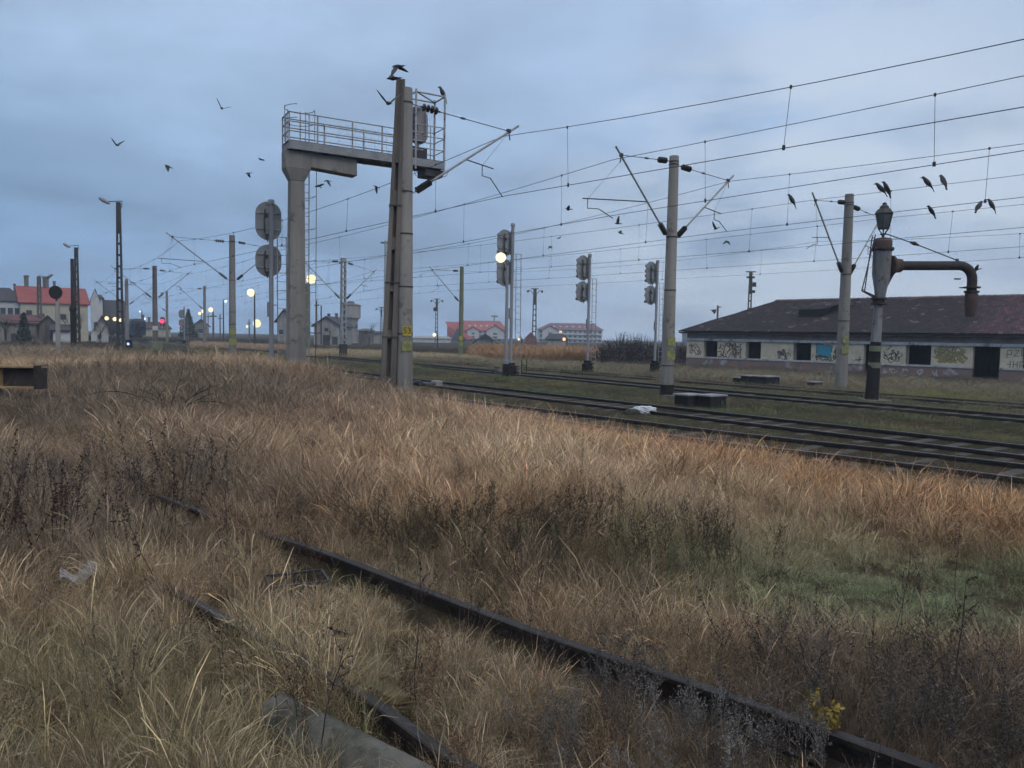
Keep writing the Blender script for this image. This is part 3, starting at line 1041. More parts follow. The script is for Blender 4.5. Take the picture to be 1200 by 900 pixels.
cb.tube([(5.1, -0.4, hd), (5.3, -0.4, hd - .3), (5.6, -0.4, hd - .2), (5.7, -0.4, hd)], 0.012, 5)
cb.build('cable', M['dark_steel'], gan)

# ------------------------------------------------------------------ water crane with lantern
CRP = Vector((13.1, 27.9, 0.0))
cr = empty('water_crane', CRP, R(2), 'old rusty steam-age water crane with a long horizontal spout and a lantern on top', 'water crane')
tilt = 0.03
mx = lambda z: tilt * z * 0.9
MB().lathe([(0.25, -0.3), (0.23, 0.5), (0.205, 1.5), (0.185, 2.22)], (0, 0, 0), 18, rotm(0, R(1.5))).build('lower_column', M['black_paint'], cr, smooth=True)
MB().lathe([(0.18, 2.2), (0.15, 3.6), (0.15, 3.62)], (0, 0, 0), 18, rotm(0, R(1.5))).build('upper_column', M['flaked'], cr, smooth=True)
MB().lathe([(0.2, 0), (0.2, .2), (0.19, .2)], (0.055, 0, 1.88), 18).build('faded_band', M['post_green'], cr)
MB().lathe([(0.222, 0), (0.222, .2), (0.21, .2)], (0.05, 0, 1.28), 18).build('faded_band', M['post_green'], cr)
MB().lathe([(0.20, 3.56), (0.27, 3.57), (0.27, 3.63), (0.21, 3.65), (0.21, 3.74), (0.27, 3.75), (0.27, 3.81), (0.2, 3.82)], (0.1, 0, 0), 18).build('flange', M['rust_dark'], cr)
MB().lathe([(0.17, 3.8), (0.21, 4.1), (0.30, 4.62), (0.31, 4.66), (0.31, 5.5), (0.315, 5.52), (0.315, 5.86), (0.28, 5.9), (0.12, 5.93)], (0.14, 0, 0), 22).build('valve_drum', M['flaked'], cr, smooth=True)
MB().lathe([(0.30, 5.50), (0.39, 5.52), (0.39, 5.58), (0.31, 5.60)], (0.14, 0, 0), 22).build('flange', M['rust_dark'], cr)
for a in np.linspace(0, 2 * math.pi, 8, endpoint=False):
    MB().box((0.14 + 0.35 * math.cos(a), 0.35 * math.sin(a), 5.55), (0.05, 0.05, 0.12)).build('bolt', M['rust_dark'], cr)
MB().lathe([(0.32, 5.58), (0.32, 5.84), (0.28, 5.93), (0.12, 5.96)], (0.14, 0, 0), 22).build('rusty_cap', M['rust'], cr, smooth=True)
# brace panel
MB().hexa([(0.10, -.03, 3.8), (0.32, -.03, 4.1), (0.32, .03, 4.1), (0.10, .03, 3.8)], [(0.10, -.03, 5.0), (0.72, -.03, 4.9), (0.72, .03, 4.9), (0.10, .03, 5.0)]).build('brace_plate', M['flaked'], cr)
MB().lathe([(0.20, 0), (0.36, 0.05), (0.36, 0.12), (0.26, 0.22), (0.24, 0.42)], (0.42, 0, 4.98), 18, rotm(0, R(90))).build('spout_socket', M['rust'], cr, smooth=True)
sp = [Vector((0.72, 0, 4.98)), Vector((1.8, 0, 5.0)), Vector((3.0, 0, 5.03))]
for a in np.linspace(0, 90, 7)[1:]:
    sp.append(Vector((3.0 + 0.5 * math.sin(R(a)), 0, 5.03 - 0.5 * (1 - math.cos(R(a))))))
sp.append(Vector((3.5, 0, 4.06)))
MB().tube(sp, 0.165, 18).build('spout_pipe', M['rust_dark'], cr, smooth=True)
MB().lathe([(0.2, 0), (0.29, 0.01), (0.29, 0.06), (0.2, 0.07)], (3.5, 0, 4.22), 18).lathe([(0.2, 0), (0.25, 0.01), (0.25, 0.08), (0.2, 0.09)], (3.5, 0, 4.05), 18).build('flange', M['rust_dark'], cr)
MB().lathe([(0.18, 4.08), (0.22, 4.0), (0.205, 3.6), (0.15, 3.2), (0.13, 3.2)], (3.5, 0, 0), 18).build('outlet_nozzle', M['rust'], cr, smooth=True)
MB().box((2.95, 0, 4.55), (0.22, 0.05, 0.05)).box((3.15, 0, 4.24), (0.2, 0.05, 0.04)).build('lug', M['dark_steel'], cr)
rod = MB().tube([(0.2, 0, 6.12), (1.3, 0, 5.78), (2.9, 0, 5.22)], 0.02, 6)
rod.tube([(1.15, 0, 5.83), (1.45, 0, 5.73)], 0.045, 8)
rod.tube([(1.25, 0, 5.80), (1.35, 0, 5.77)], 0.07, 8)
rod.box((2.9, 0, 5.2), (0.1, 0.06, 0.14))
rod.build('stay_rod', M['dark_steel'], cr)
# side ladder
ld = MB()
for dx_, y in ((0, -.16), (0.26, .16)):
    ld.tube([(-0.62 + dx_, y, 4.05), (-0.22 + dx_ * .2, y, 6.05)], 0.02, 6)
for i in range(8):
    t = i / 7
    ld.tube([lerp((-0.62, -.16, 4.1), (-0.24, -.16, 5.95), t), lerp((-0.38, .16, 4.1), (-0.17, .16, 5.95), t)], 0.014, 5)
ld.tube([(-0.62, -.16, 4.05), (0.0, 0, 3.78)], 0.03, 6).tube([(-0.38, .16, 4.05), (0.0, 0, 3.85)], 0.03, 6)
ld.build('ladder', M['dark_steel'], cr)
# lantern
ln = MB().lathe([(0.05, 0), (0.05, .12), (0.11, .13), (0.11, .16)], (0.14, 0, 5.94), 10).build('lantern', M['dark_steel'], cr)
MB().lathe([(0.19, 6.30), (0.30, 6.78), (0.30, 6.80)], (0.14, 0, 0), 6).build('glass_panes', mat('lantern_glass', (0.10, 0.11, 0.11), (0.06, 0.07, 0.07), 0.35, 4, 0), ln)
lf = MB()
for j in range(6):
    a = 2 * math.pi * j / 6
    lf.tube([(0.14 + 0.05 * math.cos(a), 0.05 * math.sin(a), 6.1), (0.14 + 0.195 * math.cos(a), 0.195 * math.sin(a), 6.29), (0.14 + 0.305 * math.cos(a), 0.305 * math.sin(a), 6.79)], 0.018, 5)
lf.lathe([(0.31, 6.78), (0.34, 6.80), (0.34, 6.83), (0.22, 6.98), (0.17, 7.0), (0.17, 7.06), (0.10, 7.12), (0.06, 7.14), (0.09, 7.17), (0.06, 7.21), (0.02, 7.22)], (0.14, 0, 0), 6)
lf.lathe([(0.18, 6.27), (0.205, 6.28), (0.205, 6.31), (0.18, 6.32)], (0.14, 0, 0), 6)
lf.build('lantern_frame', M['dark_steel'], ln)
MB().box((0.1, 0.02, 0.05), (0.9, 0.9, 0.16)).build('plinth', M['concrete_dark'], cr, bevel=0.03)

#PART3
# ------------------------------------------------------------------ ruined goods shed
WA, WB = Vector((15.4, 68.0, 0)), Vector((33.0, 49.6, 0))
wd = (WB - WA).normalized()
wnrm = Vector((-wd.y, wd.x, 0))            # away from us
if wnrm.y < 0:
    wnrm = -wnrm


def wall_t(px):
    """distance along the shed front where the photo column px meets it"""
    d = ray(px, 400)
    k_ = (px - 600) / 900.0
    k_ = d.x / d.y
    return (k_ * WA.y - WA.x) / (wd.x - k_ * wd.y)


ZB = -0.35
sb = empty('ruined_shed', (WA.x, WA.y, ZB), math.atan2(wd.y, wd.x), 'long abandoned shed with graffiti, empty windows and a mossy tiled hip roof', 'building')
LEN = wall_t(1200) + 14
H1, H2, H3, HT = 0.95, 2.42, 2.62, 3.25     # plinth, lintel, ledge, wall top
m_wall = mat('old_cream_render', (0.66, 0.57, 0.42), (0.50, 0.44, 0.34), 0.95, 1.3, 0.4, c3=(0.34, 0.31, 0.26), detail=10)
m_plinth = mat('pink_plinth', (0.27, 0.17, 0.145), (0.19, 0.15, 0.14), 0.95, 1.6, 0.5, c3=(0.36, 0.37, 0.38), detail=10)
m_upper = mat('brown_upper_wall', (0.24, 0.19, 0.18), (0.16, 0.13, 0.13), 0.95, 1.4, 0.3)  # mauve-brown band, darker than the cream wall below it
m_ledge = mat('chipped_ledge', (0.50, 0.50, 0.50), (0.38, 0.38, 0.385), 0.9, 2.0, 0.3, c3=(0.16, 0.14, 0.14))
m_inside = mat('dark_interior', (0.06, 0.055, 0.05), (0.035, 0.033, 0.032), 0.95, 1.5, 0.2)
op = []
for a, b_, kind in ((825, 841, 'w'), (874, 892, 'w'), (930, 951, 'w'), (1013, 1031, 'd'), (1062, 1092, 'w'), (1141, 1173, 'd'), (1199, 1225, 'w'), (1262, 1300, 'w')):
    op.append((wall_t(a), wall_t(b_), kind))
TH = 0.38
front = MB()
plinth = MB()
x = 0.0
yc = TH / 2
for a, b_, kind in op:
    front.box(((x + a) / 2, yc, (H1 + H2) / 2), (a - x, TH, H2 - H1))
    if kind == 'w':
        pass
    x = b_
front.box(((x + LEN) / 2, yc, (H1 + H2) / 2), (LEN - x, TH, H2 - H1))
front.build('front_wall', m_wall, sb)
x = 0.0
segs = []
for a, b_, kind in op:
    if kind == 'd':
        segs.append((x, a))
        x = b_
segs.append((x, LEN))
sill = MB()
for a, b_ in segs:
    plinth.box(((a + b_) / 2, yc - 0.02, H1 / 2 - 0.3), (b_ - a, TH + 0.04, H1 + 0.6 - 0.004))
    sill.box(((a + b_) / 2, yc - 0.05, H1 + 0.03), (b_ - a, TH + 0.10, 0.13))
plinth.build('plinth', m_plinth, sb)
sill.build('sill_ledge', m_ledge, sb)
MB().box((LEN / 2, yc - 0.05, (H2 + H3) / 2), (LEN + 0.1, TH + 0.16, H3 - H2)).build('lintel_ledge', m_ledge, sb)
MB().box((LEN / 2, yc, (H3 + HT) / 2), (LEN, TH, HT - H3)).build('upper_wall', m_upper, sb)
DEP = 10.5
# left end wall and back wall (back wall has openings that let the sky through)
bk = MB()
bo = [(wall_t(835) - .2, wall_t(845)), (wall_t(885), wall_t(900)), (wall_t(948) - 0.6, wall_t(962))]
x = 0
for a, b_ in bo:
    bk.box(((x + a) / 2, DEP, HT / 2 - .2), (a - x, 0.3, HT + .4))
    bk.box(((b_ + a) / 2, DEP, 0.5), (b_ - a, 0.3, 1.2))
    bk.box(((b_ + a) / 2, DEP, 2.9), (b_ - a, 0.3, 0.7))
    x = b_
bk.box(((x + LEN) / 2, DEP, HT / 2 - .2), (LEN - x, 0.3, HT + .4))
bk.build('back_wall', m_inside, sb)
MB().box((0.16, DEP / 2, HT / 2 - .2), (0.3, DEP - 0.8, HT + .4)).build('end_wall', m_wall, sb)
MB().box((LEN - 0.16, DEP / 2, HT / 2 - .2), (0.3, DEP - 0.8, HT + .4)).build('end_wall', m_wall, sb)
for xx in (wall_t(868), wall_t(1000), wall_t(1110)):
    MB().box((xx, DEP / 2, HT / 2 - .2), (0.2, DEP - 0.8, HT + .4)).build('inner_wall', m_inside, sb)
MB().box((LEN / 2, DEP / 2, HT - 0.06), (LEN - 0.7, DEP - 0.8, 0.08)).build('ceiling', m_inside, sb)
# broken frames in two windows
for a, b_ in (op[1][:2], op[4][:2], op[2][:2]):
    fr_ = MB().box((a + 0.09, TH * 0.6, (H1 + H2) / 2 + .05), (0.14, 0.1, H2 - H1 - .12)).build('window_frame', M['concrete'], sb)
# roof: hip at the left, tiles as a procedural brick pattern plus ridge caps
mr = bpy.data.materials.new('roof_tiles')
mr.use_nodes = True
nt = mr.node_tree
b = nt.nodes['Principled BSDF']
b.inputs['Roughness'].default_value = 0.9
b.inputs['Specular IOR Level'].default_value = 0.2
t = N(nt, 'ShaderNodeTexCoord')
br_ = N(nt, 'ShaderNodeTexBrick', i_Scale=1.0)
br_.inputs['Color1'].default_value = (0.030, 0.026, 0.031, 1)
br_.inputs['Color2'].default_value = (0.066, 0.044, 0.048, 1)
br_.inputs['Mortar'].default_value = (0.012, 0.011, 0.012, 1)
br_.inputs['Mortar Size'].default_value = 0.018
br_.inputs['Brick Width'].default_value = 0.22
br_.inputs['Row Height'].default_value = 0.30
nt.links.new(t.outputs['Object'], br_.inputs[0])
nn = N(nt, 'ShaderNodeTexNoise', i_Scale=0.35, i_Detail=6.0, i_Roughness=0.7)
nt.links.new(t.outputs['Object'], nn.inputs[0])
sx_ = N(nt, 'ShaderNodeSeparateXYZ')
nt.links.new(t.outputs['Object'], sx_.inputs[0])
mr1 = N(nt, 'ShaderNodeMapRange', n_1=19.5, n_2=27.0, n_3=-0.10, n_4=0.17)
nt.links.new(sx_.outputs[0], mr1.inputs[0])
ad = N(nt, 'ShaderNodeMath', operation='ADD')
nt.links.new(nn.outputs[0], ad.inputs[0])
nt.links.new(mr1.outputs[0], ad.inputs[1])
rr_ = ramp(nt, [(0.47, 0.0), (0.62, 1.0)])
nt.links.new(ad.outputs[0], rr_.inputs[0])
red = mixc(nt, 1.0, br_.outputs[0], (2.6, 1.9, 2.0), 'MULTIPLY')
cc_ = mixc(nt, rr_.outputs[0], br_.outputs[0], red)
nm = N(nt, 'ShaderNodeTexNoise', i_Scale=1.6, i_Detail=8.0, i_Roughness=0.75)
nt.links.new(t.outputs['Object'], nm.inputs[0])
rmoss = ramp(nt, [(0.44, 0.0), (0.60, 0.85)])
nt.links.new(nm.outputs[0], rmoss.inputs[0])
cc_ = mixc(nt, rmoss.outputs[0], cc_, (0.026, 0.026, 0.031))
# slipped pale tiles: sparse cells
vo = N(nt, 'ShaderNodeTexVoronoi', i_Scale=3.2)
nt.links.new(t.outputs['Object'], vo.inputs[0])
sv = N(nt, 'ShaderNodeSeparateColor')
nt.links.new(vo.outputs['Color'], sv.inputs[0])
rv = ramp(nt, [(0.93, 0.0), (0.95, 0.7)], 'CONSTANT')
nt.links.new(sv.outputs[0], rv.inputs[0])
cc_ = mixc(nt, rv.outputs[0], cc_, (0.15, 0.125, 0.125))
nt.links.new(cc_, b.inputs['Base Color'])
bmp = N(nt, 'ShaderNodeBump', i_Strength=0.9, i_Distance=0.04)
nt.links.new(br_.outputs['Fac'], bmp.inputs['Height'])
bmp.invert = True
nt.links.new(bmp.outputs[0], b.inputs['Normal'])
OV = 0.55
RH = 2.75
xl, xr, y0, y1 = -OV, LEN + OV, -OV, DEP + OV
rx0 = -OV + 6.0
ry = DEP / 2


def roof_plane(quad, nu, nv, name, zsag=0.035):
    """quad a,b (eave) c,d (ridge); own object space with x along the eave and y up the slope so the tiles follow it"""
    a, b_, c, d_ = [Vector(q) for q in quad]
    ux = (b_ - a).normalized()
    nrm = ux.cross(d_ - a).normalized()
    uy = nrm.cross(ux)
    mtx = Matrix(((ux.x, uy.x, nrm.x, a.x), (ux.y, uy.y, nrm.y, a.y), (ux.z, uy.z, nrm.z, a.z), (0, 0, 0, 1)))
    inv_ = mtx.inverted()
    vs, fs = [], []
    for j in range(nv + 1):
        for i in range(nu + 1):
            p = (a * (1 - i / nu) + b_ * (i / nu)) * (1 - j / nv) + (d_ * (1 - i / nu) + c * (i / nu)) * (j / nv)
            q = inv_ @ p
            q.z += (random.uniform(-1, 1) * 0.012 + zsag * math.sin(i * 0.7 + j) * math.sin(j * math.pi / nv)) * (1 if 0 < j < nv else 0.25)
            vs.append(q)
    for j in range(nv):
        for i in range(nu):
            fs.append((j * (nu + 1) + i, j * (nu + 1) + i + 1, (j + 1) * (nu + 1) + i + 1, (j + 1) * (nu + 1) + i))
    o = MB().add(vs, fs).build(name, mr, sb)
    sl_ = o.modifiers.new('thickness', 'SOLIDIFY')
    sl_.thickness = 0.07
    sl_.offset = 0
    o.matrix_local = mtx
    return o


roof_plane([(xl, y0, HT), (xr, y0, HT), (xr, ry, HT + RH), (rx0, ry, HT + RH)], 60, 10, 'roof')
roof_plane([(xr, y1, HT), (xl, y1, HT), (rx0, ry, HT + RH), (xr, ry, HT + RH)], 20, 4, 'roof')
roof_plane([(xl, y1, HT), (xl, y0, HT), (rx0, ry, HT + RH), (rx0, ry, HT + RH)], 8, 8, 'roof')
MB().box(((xl + xr) / 2, y0 + 0.03, HT - 0.11), (xr - xl, 0.05, 0.11)).box((xl + .03, (y0 + y1) / 2, HT - 0.11), (0.05, y1 - y0 - .2, 0.11)).build('fascia_board', M['black_paint'], sb)
MB().box(((xl + xr) / 2, y0 / 2 - 0.02, HT - 0.17), (xr - xl - .2, -y0 - 0.1, 0.04)).build('soffit', m_upper, sb)
rc = MB()
for i in range(int((xr - rx0) / 0.36)):
    xx = rx0 + i * 0.36
    rc.tube([(xx, ry, HT + RH + 0.02), (xx + 0.38, ry, HT + RH + 0.05 + random.uniform(-.015, .02))], [0.10, 0.125], 8)
rc.build('ridge_tiles', m_upper, sb)
# collapsed eyebrow dormer
dt = wall_t(955) - 2.4
dm = MB()
zz = HT + RH * 0.52
yy = y0 + (ry - y0) * 0.52
MB().box((dt + 1.0, yy + 0.0, zz + 0.10), (1.9, 1.0, 0.58)).build('dormer_shade_box', M['black_paint'], sb)  # solid black box, painted as the shade inside the dormer
MB().hexa([(dt + .0, yy - 0.55, zz + 0.42), (dt + 2.0, yy - 0.55, zz + 0.40), (dt + 3.9, yy + 1.9, zz + 1.30), (dt + .4, yy + 1.5, zz + 0.95)],
          [(dt + .0, yy - 0.55, zz + 0.48), (dt + 2.0, yy - 0.55, zz + 0.46), (dt + 3.9, yy + 1.9, zz + 1.37), (dt + .4, yy + 1.5, zz + 1.02)]).build('dormer_roof', mr, sb)
# graffiti: thin paint strokes a few millimetres off the wall
g_black = mat('black_spray', (0.035, 0.034, 0.036), (0.07, 0.066, 0.062), 0.8, 6, 0)
g_blue = mat('blue_spray', (0.035, 0.22, 0.34), (0.05, 0.30, 0.40), 0.7, 5, 0)
g_yel = mat('ochre_spray', (0.30, 0.25, 0.10), (0.26, 0.23, 0.13), 0.8, 5, 0)
g_brn = mat('brown_spray', (0.10, 0.055, 0.05), (0.15, 0.11, 0.09), 0.8, 6, 0)


def strokes(name, lines, m_, w=0.045, y=-0.006):
    mb_ = MB()
    for ln_ in lines:
        for (x1, z1), (x2, z2) in zip(ln_[:-1], ln_[1:]):
            dx_, dz_ = x2 - x1, z2 - z1
            l = math.hypot(dx_, dz_) or 1
            ox, oz = -dz_ / l * w / 2, dx_ / l * w / 2
            ex, ez = dx_ / l * w * .3, dz_ / l * w * .3
            mb_.prism([(x1 + ox - ex, z1 + oz - ez), (x2 + ox + ex, z2 + oz + ez), (x2 - ox + ex, z2 - oz + ez), (x1 - ox - ex, z1 - oz - ez)], y, y + 0.004)
            y -= 0.00002
    return mb_.build(name, m_, sb)


def scrib(cx, cz, w, h, n, seed, amp=1.0):
    r_ = random.Random(seed)
    ls = []
    for _ in range(n):
        x_, z_ = cx + r_.uniform(-.5, .5) * w, cz + r_.uniform(-.5, .5) * h
        a = r_.uniform(0, 6.28)
        l = [(x_, z_)]
        for i in range(r_.randint(3, 8)):
            a += r_.uniform(-1.0, 1.2)
            st = 0.09 * amp
            x_ += math.cos(a) * st
            z_ += math.sin(a) * st * 1.3
            if ((x_ - cx) / (w * .55)) ** 2 + ((z_ - cz) / (h * .5)) ** 2 > 1:
                a = math.atan2(cz - z_, cx - x_) + r_.uniform(-.6, .6)
            z_ = min(max(z_, cz - h * .52), cz + h * .52)
            l.append((x_, z_))
        ls.append(l)
    return ls


mid = lambda a, b_: (wall_t(a) + wall_t(b_)) / 2
wid = lambda a, b_: wall_t(b_) - wall_t(a)
HC = (H1 + H2) / 2
strokes('graffiti', scrib(mid(808, 822), HC, wid(808, 822), 1.0, 9, 1, 1.6), g_brn, 0.06)
strokes('graffiti', scrib(mid(844, 868), HC - .05, wid(844, 868), 1.2, 26, 2, 1.9), g_brn, 0.07)
strokes('graffiti', scrib(mid(912, 926), HC - .25, wid(912, 926), 0.8, 13, 3, 1.4), g_black, 0.05)
# blue throw-up
pc, pw = mid(956, 976), wid(956, 976)
r_ = random.Random(5)
poly = []
for i in range(26):
    a = 2 * math.pi * i / 26
    rr = 1.0 / max(abs(math.cos(a)), abs(math.sin(a))) * (0.88 + r_.uniform(-.1, .1))
    poly.append((pc + math.cos(a) * rr * pw / 2, HC + 0.16 + math.sin(a) * rr * 0.50 - 0.10 * math.cos(a)))
MB().prism(poly, -0.008, -0.004).build('blue_graffiti', g_blue, sb)
strokes('graffiti', [poly[i:i + 5] for i in range(0, 24, 4)] + scrib(pc + .2, HC - .42, pw * 1.3, 0.45, 16, 8, 1.3), g_black, 0.05, -0.011)
strokes('graffiti', scrib(mid(976, 984), HC, wid(976, 984), 0.9, 8, 9, 1.2), g_black, 0.05)
strokes('graffiti', scrib(mid(1000, 1010), HC - .35, wid(1000, 1010), 0.5, 4, 10, 1.0), g_black, 0.04)
# bubble outline
bc, bw_ = mid(1036, 1058), wid(1036, 1058)
bub = []
for i in range(30):
    a = 2 * math.pi * i / 30
    rr = 1 + 0.14 * math.cos(7 * a)
    bub.append((bc + math.cos(a) * rr * bw_ * .46, HC + 0.02 + math.sin(a) * rr * 0.52))
strokes('graffiti', [bub[13:30] + bub[:2]] + [bub[8:13]] + scrib(bc, HC, bw_ * .7, 0.7, 9, 12, 1.5), g_black, 0.05)
strokes('graffiti', scrib(mid(1098, 1130), HC + .1, wid(1098, 1132), 1.0, 34, 13, 2.2), g_yel, 0.09)
strokes('graffiti', scrib(mid(1098, 1130), HC + .2, wid(1098, 1132), 1.0, 9, 14, 1.8), g_brn, 0.03, -0.012)
# tag letters right of the doorway
tx, tz = wall_t(1178) + 0.15, HC + 0.35
P1 = [[(tx, tz - .35), (tx, tz + .15), (tx + .25, tz + .15), (tx + .25, tz - .1), (tx, tz - .1)], [(tx + .4, tz + .15), (tx + .65, tz + .15), (tx + .4, tz - .2), (tx + .68, tz - .2)],
      [(tx + .8, tz + .18), (tx + .8, tz - .15), (tx + 1.0, tz - .18), (tx + 1.02, tz + .15), (tx + 1.35, tz - .05), (tx + 1.6, tz + .05)]]
tz -= 0.75
P2 = [[(tx, tz), (tx + .25, tz + .02)], [(tx + .2, tz + .2), (tx + .2, tz - .25)], [(tx + .38, tz + .2), (tx + .38, tz - .25)], [(tx + .38, tz), (tx + .6, tz)], [(tx + .6, tz + .2), (tx + .6, tz - .25)],
      [(tx + .75, tz - .3), (tx + .75, tz + .2), (tx + .98, tz + .18), (tx + .95, tz - .05), (tx + .75, tz - .08)]]
strokes('graffiti', P1 + P2, g_black, 0.035)
strokes('graffiti', scrib(mid(1035, 1120), 0.45, wid(1035, 1125), 0.5, 18, 21, 1.0), M['white'], 0.05, -0.05)

# ------------------------------------------------------------------ lamp masts, signs and poles
def lamp_head(root, p, dirx, lit=None, s=1.0, col='dark_steel'):
    a = Vector(p)
    tip = a + Vector((dirx * 0.9 * s, 0, 0.42 * s))
    MB().tube([a, a + Vector((dirx * -0.05, 0, 0.5 * s)), tip], 0.035 * s, 6).build('lamp_arm', M[col], root)
    sh_ = MB().lathe([(0.03, -.45 * s), (0.13 * s, -.3 * s), (0.17 * s, 0.1 * s), (0.10 * s, .38 * s), (0.02, .42 * s)], tip + Vector((dirx * .3 * s, 0, .05)), 10, align((0, 0, 0), (dirx, 0, 0.55))).build('lamp_head', M['signal_post'], root, smooth=True)
    if lit:
        MB().lathe([(0.05, -.2 * s), (0.2 * s, -.1 * s), (0.24 * s, 0), (0.2 * s, .1 * s), (0.05, .2 * s)], tip + Vector((dirx * .3 * s, 0, -.12)), 12).build('lit_bulb', lit, sh_)


def pole(px, Y, ztop, r, label, m_='dark_steel', cat='pole', name='utility_pole', z0=-0.3, group=None):
    q_ = aty(px, 395, Y)
    root = empty(name, (q_.x, Y, z0), 0, label, cat, group)
    MB().tube([(0, 0, 0), (0, 0, ztop - z0)], [r, r * .75], 10).build('pole', M[m_], root)
    return root


LG = 'lamp masts in the yard'
q = aty(141, 400, 58)
r1 = lattice_mast(Vector((q.x, 58, 0)), 11.6, 0.52, 0.30, 'tallest dark lattice lamp mast at left, lamp head pointing left', 'dark_steel', name='lamp_mast', group=LG, rungs=11, cat='lamp mast', rz=R(10), solid=.2)
lamp_head(r1, (0.22, 0, 11.2), -1, s=1.0)
q = aty(91, 400, 90)
r1 = lattice_mast(Vector((q.x, 90, -.1)), 11.6, 0.62, 0.36, 'second lattice lamp mast in front of the right end of the red-roofed house', 'rust_dark', name='lamp_mast', group=LG, rungs=12, cat='lamp mast', solid=.1)
lamp_head(r1, (0.25, 0, 11.3), -1, s=1.1)
q = aty(47, 400, 104)
r1 = lattice_mast(Vector((q.x, 104, -.3)), 9.3, 0.7, 0.45, 'shorter lattice lamp mast with its lamp pointing right, before the red-roofed house', 'concrete_dark', name='lamp_mast', group=LG, rungs=10, cat='lamp mast')
lamp_head(r1, (0, 0, 8.8), 1, s=1.2)
p = pole(86, 62, 7.7, 0.17, 'dark slim post with a black collar left of the second lamp mast', 'rust_dark', 'post', 'dark_post')
MB().lathe([(0.2, 3.75), (0.27, 3.9), (0.27, 4.1), (0.2, 4.25)], (0, 0, 0), 12).lathe([(0.2, 0), (0.21, 3.8), (0.2, 3.82)], (0, 0, 0), 12).build('collar', M['black_paint'], p)
q = aty(68, 395, 50)
ds = empty('disc_sign', (q.x, 50, -.1), 0, 'round black disc board on a pale post at left', 'sign')
MB().tube([(0, 0, -.2), (0, 0, 4.0)], 0.14, 10).build('post', M['concrete_light'], ds)
MB().lathe([(0.02, -.03), (0.43, -.03), (0.43, .03), (0.02, .03)], (0, -.18, 4.55), 28, rotm(R(90))).build('disc', M['black_paint'], ds)
MB().box((0, -.1, 4.4), (0.1, 0.06, 0.9)).build('bracket', M['dark_steel'], ds)

q = aty(592.5, 437, 37.5)
lp = empty('lamp_post', (q.x, 37.5, 0), 0, 'slim dark lamp post with a lit lamp, standing against the middle signal', 'lamp post')
MB().tube([(0, 0, -.2), (0, 0, 1.0), (0, 0, 1.02), (0, 0, 5.6)], [0.15, 0.15, 0.09, 0.07], 12).build('pole', M['signal_post'], lp, smooth=True)
MB().box((0.02, 0, 0.45), (0.34, 0.3, 0.75)).build('fuse_box', M['black_paint'], lp, bevel=.01)
MB().tube([(0, 0, 5.6), (-0.1, 0, 5.85), (-0.28, 0, 5.95)], 0.03, 8).build('lamp_arm', M['dark_steel'], lp)
MB().lathe([(0.08, -.24), (0.21, -.14), (0.26, 0.0), (0.2, .14), (0.07, .22)], (-0.33, 0, 5.98), 16).build('lit_bulb', M['lamp_on'], lp, smooth=True)
q = aty(614, 436, 40.6)
gh = empty('track_marker', (q.x, 40.6, 0), 0, 'small green H-shaped frame right of the middle signal', 'marker')
m_green = mat('green_marker', (0.03, 0.07, 0.025), (0.02, 0.045, 0.02), 0.7, 5, 0)
MB().box((-.13, 0, .4), (.05, .05, 1.1)).box((.13, 0, .4), (.05, .05, 1.1)).box((0, 0, .65), (.24, .04, .05)).build('frame', m_green, gh)
for (px, py, Y, lab) in ((690, 440, 46, 'dark'),):
    pass

q = aty(360.5, 410, 84)
lp2 = empty('lamp_post', (q.x, 84, -.2), 0, 'thick pale post with a bright lit lamp just right of the gantry column', 'lamp post')
MB().lathe([(0.30, 0), (0.26, 7.6), (0.2, 7.7)], (0, 0, 0), 12).build('pole', M['post_green'], lp2)
MB().tube([(0, 0, 7.6), (0.1, 0, 8.1), (0.35, 0, 8.2)], 0.06, 6).build('lamp_arm', M['dark_steel'], lp2)
MB().lathe([(0.15, -.46), (0.45, -.3), (0.54, 0.0), (0.43, .32), (0.15, .46)], (0.38, 0, 8.15), 14).build('lit_bulb', M['lamp_warm'], lp2, smooth=True)
MB().box((0.5, -.1, 2.3), (2.0, .08, .1)).box((1.5, -.1, 3.2), (.12, .08, 4.2)).build('side_bracket', M['dark_steel'], lp2)

